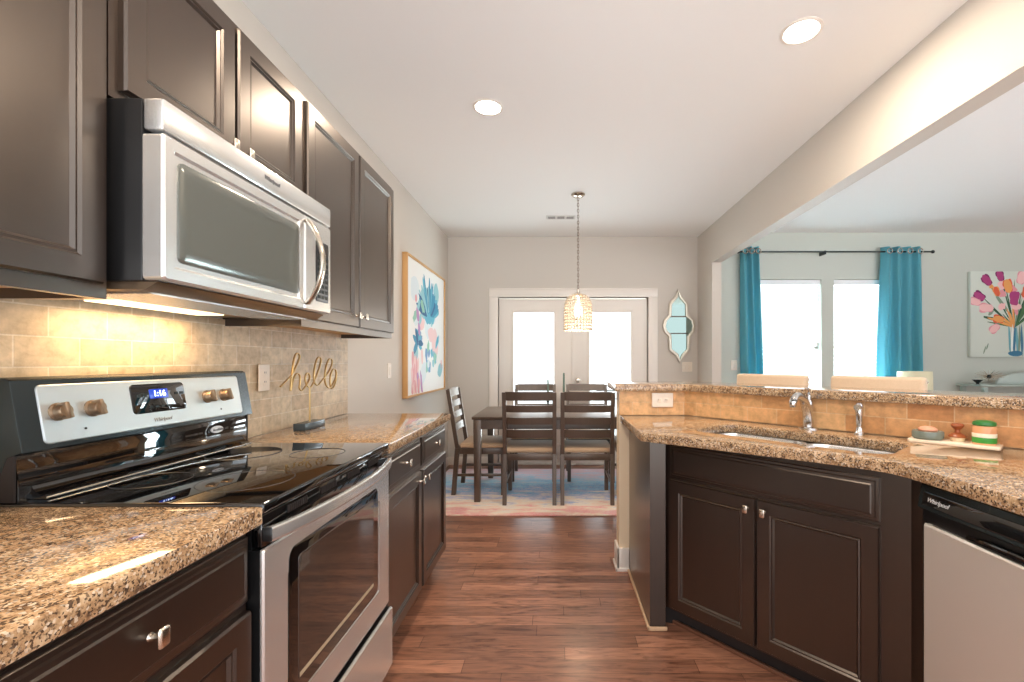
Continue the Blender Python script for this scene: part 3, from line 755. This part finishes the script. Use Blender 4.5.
# end panel beyond the dishwasher
o = MB().box(1.12, 1.745, .775, .798, 0, .879).build('cabinet_end_panel', M['cab']); tag(o, 'dark end panel closing the counter run past the dishwasher', 'cabinet panel')

# tray with soap things
RT = math.atan2(SU.y, SU.x)
tc = sp(1.222, -.070)
t = tag(MB().prism(rrect(-.135, .135, -.055, .055, .012), 0, .012, .003).build('ceramic_tray', mat('cream_ceramic', srgb(245, 228, 205), .2), loc=(tc[0], tc[1], .9205), rz=RT), 'cream rectangular tray on the counter under the bar', 'tray')
def ontray(u_, v_): return (tc[0] + SU.x * u_ + SV.x * v_, tc[1] + SU.y * u_ + SV.y * v_, .9326)
o = thing('soap_dish', 'round grey glass dish with a pink bar, left on the cream tray', 'dish', ontray(-.078, 0), RT)
MB().lathe([(0, 0), (.044, 0), (.051, .007), (.052, .026), (.049, .032), (.043, .029), (.0, .024)], 28).build('bowl', mat('smoky_glass', srgb(118, 128, 118), .1), o)
MB().sphere((0, 0, .036), .032, 16, sc=(1, .8, .45)).build('soap_bar', mat('pink_soap', srgb(226, 160, 130), .4), o)
o = thing('dish_brush', 'small brown wooden brush with round knob, middle of the tray', 'brush', ontray(.010, 0.012), RT)
wd = mat('brown_turned_wood', srgb(150, 80, 42), .35)
MB().lathe([(0, .016), (.028, .016), (.029, .020), (.020, .028), (.009, .034), (.008, .044), (.016, .052), (.021, .060), (.017, .068), (0, .071)], 22).build('handle', wd, o)
MB().lathe([(0, 0), (.019, 0), (.023, .016), (0, .016)], 18).build('bristles', mat('cream_bristle', srgb(236, 214, 180), .9), o)
o = thing('soap_jar', 'glass jar with green lid and green label, right on the tray', 'jar', ontray(.087, 0), RT)
J = Matrix.Diagonal((.96, .96, 1.08, 1))
MB().lathe([(0, 0), (.034, 0), (.036, .004), (.036, .060), (.033, .064), (0, .064)], 26, J).build('jar_body', mat('peach_glass', srgb(225, 165, 120), .12), o)
MB().lathe([(.0362, .006), (.0366, .007), (.0366, .024), (.0362, .025)], 26, J, cap=False).build('lower_label', mat('green_label', srgb(62, 152, 60), .4), o)
MB().lathe([(.0362, .025), (.0366, .0255), (.0366, .038), (.0362, .039)], 26, J, cap=False).build('upper_label', mat('white_label', srgb(240, 236, 215), .4), o)
MB().lathe([(0, .064), (.034, .064), (.036, .068), (.034, .076), (.022, .081), (0, .083)], 26, J).build('lid', mat('green_lid', srgb(52, 120, 58), .3), o)

# ================================================================ DINING
o = MB().box(-1.22, 1.30, 3.68, 5.25, .0005, .010, .003).build('area_rug', M['rug']); tag(o, 'faded pink cream and blue area rug under the dining table', 'rug')
ZR = .0105
t = thing('dining_table', 'dark wooden rectangular dining table on the faded rug', 'table', (.020, 4.44, ZR))
TX, TY, TZ = .752, .455, .745
MB().box(-TX, TX, -TY, TY, TZ - .025, TZ, .004).build('tabletop', M['chairwood'], t)
MB().box(-TX + .03, TX - .03, -TY + .03, -TY + .05, TZ - .11, TZ - .0255).box(-TX + .03, TX - .03, TY - .05, TY - .03, TZ - .11, TZ - .0255).box(-TX + .03, -TX + .05, -TY + .05, TY - .05, TZ - .11, TZ - .0255).box(TX - .05, TX - .03, -TY + .05, TY - .05, TZ - .11, TZ - .0255).build('apron', M['chairwood'], t)
for sx in (-1, 1):
    for sy in (-1, 1):
        cx, cy = sx * (TX - .045), sy * (TY - .045)
        tb = bmesh.new(); mb = MB()
        mb.box(cx - .033, cx + .033, cy - .033, cy + .033, 0, TZ - .0255, .003)
        for v in mb.bm.verts:
            if v.co.z < .05: v.co.x = cx + (v.co.x - cx) * .78; v.co.y = cy + (v.co.y - cy) * .78
        mb.build('leg', M['chairwood'], t); tb.free()
def bar(mb, p, q, a, c, bev=.002):
    """rectangular bar from p to q (thickness a in X, c in Y)"""
    p, q = Vector(p), Vector(q); tb = bmesh.new()
    vs = []
    for P in (p, q):
        for dx, dy in ((-1, -1), (1, -1), (1, 1), (-1, 1)): vs.append(tb.verts.new((P.x + dx * a / 2, P.y + dy * c / 2, P.z)))
    for i in range(4): j = (i + 1) % 4; tb.faces.new((vs[i], vs[j], vs[4 + j], vs[4 + i]))
    tb.faces.new(vs[3::-1]); tb.faces.new(vs[4:])
    bmesh.ops.bevel(tb, geom=tb.edges[:], offset=bev, segments=1, affect='EDGES')
    return mb._merge(tb)
# chair: faces +Y, back at y=0, front legs y=.42; origin below centre of back
def make_chair(label):
    t = thing('dining_chair', label, 'chair', (0, 0, ZR), 0)
    hw_ = .215
    def yb(z): return -.02 * 1 if z < .43 else -.02 - (z - .43) * .16
    for s_ in (-1, 1):
        mb = MB(); x = s_ * (hw_ - .002)
        bar(mb, (x, -.055, 0), (x, -.02, .43), .034, .040); bar(mb, (x, -.02, .43), (x, yb(.965), .965), .034, .036)
        mb.build('rear_leg', M['chairwood'], t)
    for s_ in (-1, 1):
        mb = MB(); bar(mb, (s_ * (hw_ - .004), .40, 0), (s_ * (hw_ - .004), .40, .43), .036, .036); mb.build('front_leg', M['chairwood'], t)
    mb = MB().box(-hw_ + .012, hw_ - .012, -.032, -.012, .375, .43, .002).box(-hw_ + .012, hw_ - .012, .388, .41, .375, .43, .002)
    mb.box(-hw_ - .008, -hw_ + .012, 0.0, .385, .375, .43, .002).box(hw_ - .012, hw_ + .008, 0.0, .385, .375, .43, .002)
    mb.build('seat_frame', M['chairwood'], t)
    mb = MB().box(-hw_ - .012, hw_ + .012, .005, .425, .431, .475, .018, 3)
    for v in mb.bm.verts:
        if v.co.z > .46: v.co.z += .012 * (1 - (v.co.x / .22) ** 2)
    mb.build('seat_cushion', M['seat'], t)
    for z0, z1 in ((.573, .643), (.690, .750), (.795, .855), (.895, .970)):
        mb = MB(); zc = (z0 + z1) / 2
        segs_ = 8; tb = mb.bm; vsr = []
        for k in range(segs_ + 1):
            u_ = -1 + 2 * k / segs_; x = u_ * (hw_ - .012); bow = -.018 * (1 - u_ * u_)
            top = z1 + (.0 if z1 < .96 else .0)
            vsr.append([tb.verts.new((x, yb(z0) - .009 + bow, z0)), tb.verts.new((x, yb(z0) + .009 + bow, z0)), tb.verts.new((x, yb(z1) + .009 + bow, top)), tb.verts.new((x, yb(z1) - .009 + bow, top))])
        for a, c in zip(vsr, vsr[1:]):
            for i in range(4): j = (i + 1) % 4; tb.faces.new((a[i], c[i], c[j], a[j]))
        tb.faces.new(vsr[0]); tb.faces.new(vsr[-1][::-1]); bmesh.ops.recalc_face_normals(tb, faces=tb.faces[:])
        mb.build('back_slat', M['chairwood'], t)
    for s_ in (-1, 1):
        mb = MB(); mb.box(s_ * (hw_ - .004) - .009, s_ * (hw_ - .004) + .009, -.03, .385, .17, .195, .002); mb.build('side_stretcher', M['chairwood'], t)
    return t
ch = make_chair('dark ladder-back chair, left of the two on the near side of the table'); GR = 'dark ladder back chairs around the dining table'
ch['group'] = GR
ch.location = (-.226, 3.985, ZR)
dup(ch, (.268, 3.985, ZR), 0, 'dark ladder-back chair, right of the two on the near side of the table', GR)
dup(ch, (-.232, 5.10, ZR), PI, 'dark ladder-back chair, left of the two on the far side by the doors', GR)
dup(ch, (.345, 5.10, ZR), PI, 'dark ladder-back chair, right of the two on the far side by the doors', GR)
dup(ch, (-.886, 4.44, ZR), -PI / 2, 'dark ladder-back chair at the left end of the table below the painting', GR)
dup(ch, (.975, 4.44, ZR), PI / 2, 'dark ladder-back chair at the right end of the table behind the bar wall', GR)
def candle(label, x, y, h, hs):
    t = thing('candlestick', label, 'candle', (x, y, ZR + TZ + .0005))
    MB().lathe([(0, 0), (.035, 0), (.035, .004), (.012, .012), (.006, .02), (.006, hs - .02), (.014, hs - .01), (.014, hs), (0, hs)], 18).build('holder', M['tealgrey'], t)
    MB().lathe([(0, hs), (.011, hs), (.009, h), (.003, h + .006), (0, h + .007)], 14).build('candle', mat('sage_green_wax', srgb(104, 124, 112), .5), t)
candle('tall slim green candle on the dining table, between the far chairs', .075, 4.42, .365, .12)
candle('shorter slim green candle on the dining table, behind the left chairs', -.077, 4.42, .30, .10)

# pendant lamp
t = thing('pendant_lamp', 'beaded crystal pendant lamp hanging over the dining table', 'lamp', (.196, 4.08, ZC))
MB().lathe([(0, 0), (.062, 0), (.062, -.008), (.045, -.022), (.012, -.03), (0, -.03)], 26).build('canopy', M['nickel'], t)
mb = MB(); z = -.03; k = 0
while z > -.85:
    lp = [(.0075 * math.cos(a * PI / 5), 0, z - .014 + .017 * math.sin(a * PI / 5)) for a in range(10)]
    mb.tube(lp, .0022, 5, True, mtx=RZ(PI / 2 * (k % 2))); z -= .026; k += 1
mb.build('chain', mat('aged_bronze', srgb(120, 98, 80), .4, .7), t)
MB().lathe([(0, -.845), (.012, -.845), (.012, -.875), (.03, -.885), (.03, -.892), (0, -.895)], 16).build('finial', M['nickel'], t)
shp = [(.03, -.892), (.07, -.905), (.10, -.935), (.116, -.975), (.120, -1.02), (.121, -1.065), (.121, -1.11), (.121, -1.155), (.121, -1.20)]
mb = MB()
for r_, zz in ((.045, -.895), (.112, -.955), (.120, -1.04), (.121, -1.125), (.121, -1.205)):
    mb.tube([(r_ * math.cos(a * PI / 16), r_ * math.sin(a * PI / 16), zz) for a in range(32)], .0022, 5, True)
mb.build('wire_frame', M['gold'], t)
mb = MB()
for j in range(26):
    a = 2 * PI * j / 26
    for i in range(14):
        u_ = i / 13 * (len(shp) - 1); k = min(int(u_), len(shp) - 2); f_ = u_ - k
        r_ = shp[k][0] + (shp[k + 1][0] - shp[k][0]) * f_; zz = shp[k][1] + (shp[k + 1][1] - shp[k][1]) * f_
        if i < 3 and j % 2: continue
        mb.sphere((r_ * math.cos(a), r_ * math.sin(a), zz), .0115, 8, sc=(.8, .8, 1.05))
bd = mb.build('crystal_beads', M['crystal'], t); bd['kind'] = 'stuff'
MB().lathe([(0, -.90), (.014, -.90), (.014, -.96), (.03, -1.0), (.038, -1.04), (.03, -1.08), (0, -1.09)], 18).build('bulb', M['bulb'], t)
l = bpy.data.lights.new('pendant_light', 'POINT'); l.energy = 2.6; l.color = (1, .8, .58); l.shadow_soft_size = .05
lo = bpy.data.objects.new('pendant_light', l); C.objects.link(lo); lo.location = (.196, 4.08, ZC - 1.25)

# recessed ceiling lights
def can(x, y, label, power=14):
    t = thing('recessed_ceiling_light', label, 'ceiling light', (x, y, ZC - .0005), 0, 'recessed ceiling lights')
    MB().lathe([(.072, 0), (.088, 0), (.088, -.004), (.078, -.007), (.072, -.005), (.072, 0)], 32, cap=False).build('trim_ring', M['trim'], t)
    MB().lathe([(0, 0), (.0715, 0), (.0715, -.003), (0, -.0045)], 32).build('lens', M['warm_em'], t)
    l = bpy.data.lights.new('can_light', 'AREA'); l.shape = 'DISK'; l.size = .13; l.energy = power; l.color = (1, .82, .64)
    lo = bpy.data.objects.new('can_light', l); C.objects.link(lo); lo.location = (x, y, ZC - .012); lo.parent = None
can(1.10, 2.063, 'round recessed ceiling light above the sink, beside the beam', 9.5)
can(-.396, 2.68, 'round recessed ceiling light over the walkway, nearer the pendant', 5)
can(-.396, .75, 'round recessed ceiling light above the near left counter', 9)
can(.60, -.6, 'added unseen recessed ceiling light behind the viewer over the kitchen', 5)  # unseen extra light, added to raise the ambient level

# ceiling vent
t = thing('ceiling_vent', 'small white slotted ceiling vent behind the pendant canopy', 'vent', (.05, 4.73, ZC - .0005))
MB().rings(-.15, .15, -.06, .06, 0, [(0, 0), (0, .003), (.006, .006), (.02, .006)], mtx=RX(PI / 2) @ T((0, 0, 0))).build('frame', M['vent'], t)
mb = MB()
for g in (-.095, 0, .095):
    for k in range(6): mb.box(g - .036, g + .036, -.036 + k * .013, -.030 + k * .013, -.0075, -.0062)
mb.build('slots', mat('vent_shadow_grey', srgb(150, 148, 145), .7), t)

# ================================================================ PICTURES AND MIRROR
BOUND = [.022, 1.298, .022, 1.208]
def blob(mb, cx, cz, rx, rz_, ang, y, n=14, wob=.12, mi=0):
    """flat paint stroke in the XZ plane"""
    mb.mi = mi; tb = bmesh.new(); vs = []
    for i in range(n):
        a = 2 * PI * i / n; k = 1 + random.uniform(-wob, wob)
        px, pz = rx * k * math.cos(a), rz_ * k * math.sin(a)
        X_, Z_ = cx + px * math.cos(ang) - pz * math.sin(ang), cz + px * math.sin(ang) + pz * math.cos(ang)
        vs.append(tb.verts.new((min(max(X_, BOUND[0]), BOUND[1]), y, min(max(Z_, BOUND[2]), BOUND[3]))))
    tb.faces.new(vs[::-1]); mb._merge(tb)
def paintmats(cols): return [mat('paint_%d' % i, srgb(*c), .6) for i, c in enumerate(cols)]
t = thing('floral_painting', 'abstract floral painting in a pale wood frame on the left wall', 'painting', (XL + .002, 3.85, .925), RZL)
PW, PH = 1.32, 1.23
mb = MB()
for a, c, e, f_ in ((0, PW, 0, .018), (0, PW, PH - .018, PH), (0, .018, .018, PH - .018), (PW - .018, PW, .018, PH - .018)): mb.box(a, c, -.045, 0, e, f_, .002)
mb.build('frame', mat('light_oak_frame', srgb(205, 160, 105), .4), t)
cv = MB().box(.018, PW - .018, -.030, -.003, .018, PH - .018).build('canvas', mat('painted_canvas_white', srgb(240, 240, 238), .7), t)
cols = [(58, 142, 176), (96, 176, 200), (36, 96, 140), (150, 200, 208), (228, 166, 172), (240, 205, 204), (220, 220, 175), (120, 160, 200), (190, 140, 190), (222, 232, 236), (150, 200, 180)]
mb = MB()
random.seed(11)
lay = [0]
def ny(): lay[0] += 1; return -.0303 - lay[0] * .00001
for i in range(16): blob(mb, random.uniform(.25, 1.15), random.uniform(.1, 1.1), random.uniform(.06, .13), random.uniform(.06, .16), random.uniform(0, 3), ny(), mi=random.choice([9, 9, 3, 5]))
for i in range(10): blob(mb, random.uniform(.5, .95), random.uniform(.74, 1.0), .10, .07, random.uniform(0, 3), ny(), 14, .2, random.choice([1, 3, 1]))
for i in range(26):
    a = PI / 2 + (i - 12.5) * .105; L_ = random.uniform(.17, .27)
    blob(mb, .70 + math.cos(a) * L_ * 1.1, .74 + math.sin(a) * L_ * .9, L_ * .66, random.uniform(.022, .04), a, ny(), 12, .15, random.choice([0, 1, 0, 2, 3, 0]))
for i in range(14):
    a = random.uniform(0, 6.28); blob(mb, .34 + math.cos(a) * .08, .48 + math.sin(a) * .06, .075, .03, a, ny(), 12, .2, random.choice([0, 2, 7, 1]))
for i in range(16): blob(mb, random.uniform(.08, .52), random.uniform(.06, .36), .03, random.uniform(.06, .13), random.uniform(-.4, .4), ny(), 12, .2, random.choice([4, 5, 4, 8]))
for i in range(14): blob(mb, random.uniform(.6, 1.1), random.uniform(.25, .6), .04, random.uniform(.04, .09), random.uniform(-1, 1), ny(), 12, .25, random.choice([3, 7, 10, 1, 9]))
for i in range(6): blob(mb, random.uniform(.25, .5), random.uniform(.6, .9), .04, .07, random.uniform(-1, 1), ny(), 12, .25, random.choice([10, 6, 3, 8]))
blob(mb, .28, .88, .03, .035, 0, ny(), mi=4); blob(mb, 1.18, .28, .02, .05, 0, ny(), mi=4)
mb.build('painted_flowers', paintmats(cols), cv)

t = thing('tulip_canvas', 'frameless canvas of tulips in a glass vase on the living room wall', 'painting', (4.74, YLIV - .001, 1.286))
cv = MB().box(0, .98, -.04, 0, 0, .98, .002).build('canvas', mat('pale_green_canvas', srgb(206, 214, 204), .7), t)
cols = [(118, 34, 92), (170, 60, 120), (226, 150, 160), (222, 96, 60), (70, 112, 70), (40, 86, 60), (110, 170, 180), (60, 120, 150), (238, 190, 190), (230, 160, 90), (130, 150, 130), (235, 238, 232)]
mb = MB(); lay = [0]
def ny(): lay[0] += 1; return -.0404 - lay[0] * .00001
BOUND[:] = [.002, .978, .002, .978]
vx = .50
for tx, tz in ((.19, .88), (.34, .93), (.12, .70), (.2, .60), (.4, .80), (.5, .88), (.48, .66), (.58, .75), (.36, .50), (.7, .85), (.66, .62)):
    blob(mb, (tx + vx) / 2, (tz + .33) / 2, math.hypot(tx - vx, tz - .33) / 2, .008, math.atan2(tz - .33, tx - vx), ny(), 12, .1, random.choice([4, 5]))
for a, c, w_ in ((.27, .40, 2.9), (.36, .58, 2.2), (.5, .6, 1.6), (.62, .55, 1.0)): blob(mb, a, c + .03, .13, .02, w_, ny(), 14, .1, random.choice([4, 5, 10]))
for i in range(26):
    a = random.uniform(.15, .95) * PI; L_ = random.uniform(.12, .34)
    blob(mb, vx + math.cos(a) * L_ * .5, .34 + math.sin(a) * L_ * .5, L_ * .5, random.uniform(.007, .018), a, ny(), 12, .12, random.choice([4, 5, 10, 4, 9]))
for i in range(12): blob(mb, random.uniform(.08, .9), random.uniform(.5, .9), random.uniform(.03, .06), random.uniform(.02, .05), random.uniform(0, 3), ny(), 12, .25, random.choice([8, 8, 9, 2, 10]))
def tulip(x, z, s_, ang, ca, cb):
    for da, k in ((-.45, ca), (.45, ca), (0, cb)):
        a = ang + da; blob(mb, x + math.cos(a) * s_ * .15, z + math.sin(a) * s_ * .15, s_ * .98, s_ * .52, a, ny(), 12, .08, k)
for q in ((.19, .87, .075, 2.3, 0, 1), (.34, .92, .07, 1.9, 0, 1), (.11, .69, .075, 2.6, 0, 1), (.19, .56, .085, 3.1, 2, 8), (.06, .63, .07, 2.8, 2, 8), (.43, .80, .085, 1.8, 3, 9),
          (.58, .90, .09, 1.2, 2, 8), (.50, .66, .085, 1.5, 1, 1), (.64, .74, .085, 1.2, 3, 3), (.33, .43, .07, 2.9, 3, 9), (.28, .33, .07, 3.8, 2, 8), (.75, .85, .08, .8, 1, 0), (.8, .65, .08, .5, 2, 8), (.30, .74, .06, 2, 9, 3)): tulip(*q)
for i, c_ in enumerate((6, 11, 7, 6, 10, 7)): blob(mb, .445 + i * .028, .19, .014, .17, random.uniform(-.06, .06), ny(), 12, .15, c_)
blob(mb, .51, .04, .09, .03, 0, ny(), 14, .1, 7); blob(mb, .16, .08, .008, .05, -.3, ny(), 10, .1, 10); blob(mb, .19, .12, .008, .04, -.3, ny(), 10, .1, 10)
mb.build('painted_tulips', paintmats(cols), cv)

# mirror
mk = YF / F_PX
ol = [(255,65),(240,108),(196,160),(192,240),(163,270),(152,315),(163,355),(192,385),(195,480),(242,518),(268,565),(298,520),(335,480),(337,392),(366,355),(374,315),(362,268),(325,240),(325,162),(283,112)]
def pt(p, k=1.0):
    cx, cy = 264, 315
    x, y = cx + (p[0] - cx) * k, cy + (p[1] - cy) * k
    return ((640 + x / 6.82 - 556) * mk, 1.24 + (361 - 280 - y / 6.82) * mk)
mc = pt((264, 315))
t = thing('wall_mirror', 'ornate quatrefoil mirror in an antique silver frame right of the doors', 'mirror', (mc[0], YF - .001, mc[1]))
outer = [(pt(p)[0] - mc[0], pt(p)[1] - mc[1]) for p in ol]
def inset(P, d):
    n = len(P); out = []
    for i in range(n):
        a, b_, c = Vector(P[i - 1]), Vector(P[i]), Vector(P[(i + 1) % n])
        n1 = Vector((-(b_ - a).y, (b_ - a).x)).normalized(); n2 = Vector((-(c - b_).y, (c - b_).x)).normalized()
        m_ = (n1 + n2).normalized(); out.append(tuple(b_ - m_ * d * SG))
    return out
ar = sum(outer[i - 1][0] * outer[i][1] - outer[i][0] * outer[i - 1][1] for i in range(len(outer))); SG = -1 if ar > 0 else 1
in1 = inset(outer, .034)
XZ = Matrix(((1, 0, 0, 0), (0, 0, -1, 0), (0, 1, 0, 0), (0, 0, 0, 1)))
MB().prism(outer, 0, .035, .004, holes=[in1], mtx=XZ).build('frame', M['silverframe'], t)
MB().prism(inset(outer, .024), .004, .010, mtx=XZ).build('mirror_pane', M['mirror'], t)
for yy in (250, 365):
    z_ = pt((0, yy))[1] - mc[1]; MB().box(-.105, .100, -.030, -.009, z_ - .006, z_ + .006, .002).build('crossbar', M['chairwood'], t)

# ================================================================ LIVING ROOM
YCU = YLIV - .10
t = thing('curtain_rod', 'thin dark curtain rod above the living room windows', 'curtain rod', (3.1, YCU, 2.475))
MB().tube([(-1.02, 0, 0), (1.14, 0, 0)], .009, 10).build('rod', M['tealgrey'], t)
for s_ in (-1.02, 1.14): MB().sphere((s_ + (-.02 if s_ < 0 else .02), 0, 0), .02, 12).build('finial', M['tealgrey'], t)
for s_ in (-.06,): MB().box(s_ - .01, s_ + .01, -.01, .1, -.03, .012, .002).build('bracket', M['tealgrey'], t)
def curtain(label, x0, x1, xb0, xb1, folds):
    t = thing('curtain', label, 'curtain', ((x0 + x1) / 2, YCU, .02), 0, 'teal curtains'); ox = (x0 + x1) / 2
    mb = MB(); bm_ = mb.bm; n = folds * 10; rows = []
    for k in range(13):
        f_ = k / 12; z_ = .0 + 2.51 * f_; row = []
        a0, a1 = xb0 + (x0 - xb0) * f_ ** .7, xb1 + (x1 - xb1) * f_ ** .7
        amp = .042 + .008 * math.sin(f_ * 5)
        for i in range(n + 1):
            u_ = i / n; row.append(bm_.verts.new((a0 + (a1 - a0) * u_ - ox + .008 * math.sin(f_ * 7 + u_ * 9) * (1 - f_), amp * math.cos(u_ * folds * 2 * PI) + .006 * math.sin(3 * f_ + i), z_)))
        rows.append(row)
    for a, c in zip(rows, rows[1:]):
        for i in range(n): bm_.faces.new((a[i], a[i + 1], c[i + 1], c[i]))
    o_ = mb.build('drape', M['teal'], t, sharp=3)
    md = o_.modifiers.new('t', 'SOLIDIFY'); md.thickness = .002
    for i in range(folds):
        x = x0 + (x1 - x0) * (i + .5) / folds - ox
        MB().tube([(x + .028 * math.cos(a * PI / 8), -amp - .004, 2.455 + .028 * math.sin(a * PI / 8)) for a in range(16)], .0045, 6, True).build('grommet', M['nickel'], t)
curtain('narrow teal curtain gathered left of the living room windows', 2.09, 2.31, 2.12, 2.45, 3)
curtain('wide teal curtain covering the right side of the living room windows', 3.69, 4.15, 3.61, 4.21, 4)
for i, (a, c) in enumerate(wins):
    t = thing('window_blind', ['open white slat blind in the left living room window', 'open white slat blind in the right window behind the wide curtain'][i], 'blind', ((a + c) / 2, YLIV + .035, WZ0), 0, 'white slat blinds')
    h = (c - a) / 2 - .01
    MB().box(-h, h, -.03, .025, 1.50, 1.555, .003).build('headrail', M['blind'], t)
    mb = MB()
    for k in range(31): mb.box(-h, h, -.024, .024, -.0012, .0012, mtx=T((0, 0, .04 + k * .047)) @ RX(.25))
    mb.build('slats', M['blind'], t)['kind'] = 'stuff'

# bar stools: local X along bar, back at +y... seat faces the bar (-SV)
def make_stool(label, p):
    t = thing('bar_stool', label, 'chair', (p[0], p[1], 0), RT, 'beige upholstered bar stools')
    mb = MB().box(-.22, .22, -.03, .035, .70, 1.155, .018, 3)
    for v in mb.bm.verts: v.co.y += .10 * (v.co.z - .70) * .5 - .02 * (1 - (v.co.x / .22) ** 2)
    bk = mb.build('backrest', M['leather'], t)
    mb = MB()
    for s_ in (-1, 1):
        for k in range(9): mb.sphere((s_ * .2205, .010 + .05 * (.03 + k * .05), .73 + k * .05), .006, 8)
    mb.build('nailhead', M['nickel'], bk)
    MB().box(-.225, .225, -.42, -.02, .62, .70, .02, 3).build('seat', M['leather'], t)
    for sx in (-1, 1):
        for sy, y in ((0, -.395), (1, -.035)):
            mb = MB(); bar(mb, (sx * .205, y + (.03 if sy else -.02), 0), (sx * .19, y, .625), .036, .036); mb.build('leg', M['chairwood'], t)
    MB().box(-.19, .19, -.412, -.392, .22, .25, .003).build('footrest', M['chairwood'], t); MB().box(-.19, .19, -.022, -.002, .30, .325, .003).build('stretcher', M['chairwood'], t)
    return t
s1 = make_stool('beige upholstered bar stool behind the bar, left of the two, near the faucet', (1.377, 2.93))
s1.location = (1.36, 2.93, 0)
dup(s1, (1.742, 2.512, 0), RT, 'beige upholstered bar stool behind the bar, right of the two, below the wide curtain', 'beige upholstered bar stools')

# side table + lamp by the wide curtain
t = thing('side_table', 'small dark side table beside the wide teal curtain', 'table', (3.78, 4.85, 0))
MB().lathe([(0, .56), (.22, .56), (.225, .57), (.22, .585), (0, .585)], 28).build('tabletop', M['chairwood'], t)
for k in range(3):
    a = k * 2 * PI / 3; mb = MB(); bar(mb, (.19 * math.cos(a), .19 * math.sin(a), 0), (.12 * math.cos(a), .12 * math.sin(a), .56), .03, .03); mb.build('leg', M['chairwood'], t)
t = thing('table_lamp', 'pale drum shade table lamp below the wide teal curtain', 'lamp', (3.78, 4.85, .5855))
MB().lathe([(0, 0), (.07, 0), (.07, .012), (.03, .03), (.05, .10), (.045, .18), (.015, .24), (.012, .30), (0, .30)], 22).build('lamp_base', M['nickel'], t)
MB().lathe([(.155, .30), (.150, .30), (.145, .545), (.150, .545), (.155, .30)], 28, cap=False).build('lamp_shade', M['frosted'], t)

# console with decor under the tulip canvas
t = thing('console_table', 'slim grey green console table below the tulip canvas', 'table', (5.17, 5.10, 0))
cm = mat('sage_grey_lacquer', srgb(172, 186, 178), .4)
MB().box(-.60, .60, -.16, .16, .965, .985, .004).build('tabletop', cm, t)
for sx in (-1, 1):
    for sy in (-1, 1):
        mb = MB(); bar(mb, (sx * .54, sy * .13, 0), (sx * .54, sy * .13, .955), .04, .04); mb.build('leg', cm, t)
t = thing('starburst_ornament', 'dark spiky starburst ornament on the console below the tulips', 'ornament', (4.755, 5.05, .9855))
MB().sphere((0, 0, .085), .022, 14).build('core', M['tealgrey'], t)
mb = MB()
for i in range(46):
    zz = 1 - 2 * (i + .5) / 46; a = i * 2.39996; r_ = math.sqrt(1 - zz * zz)
    dx, dy, dz = r_ * math.cos(a), r_ * math.sin(a), zz
    ln = .13 if dz > -.3 else .082
    mb.tube([(0, 0, .085), (dx * ln, dy * ln, .085 + dz * ln * .62)], [.0028, .0016], 5)
mb.build('spikes', M['nickel'], t)
o = thing('dark_bowl', 'small dark footed bowl at the left end of the console', 'bowl', (4.61, 5.03, .9855))
MB().lathe([(0, 0), (.018, 0), (.012, .012), (.03, .03), (.05, .05), (.046, .05), (.028, .034), (0, .026)], 22).build('bowl', M['tealgrey'], o)

o = MB().prism([(.36 * math.cos(PI * k / 20), .13 * math.sin(PI * k / 20)) for k in range(21)], 0, .03, .004, mtx=XZ).build('arched_tray', mat('pale_grey_green_ceramic', srgb(186, 198, 192), .4), loc=(5.26, 5.14, .986))
tag(o, 'pale grey green arched tray standing on the console right of the starburst', 'tray')
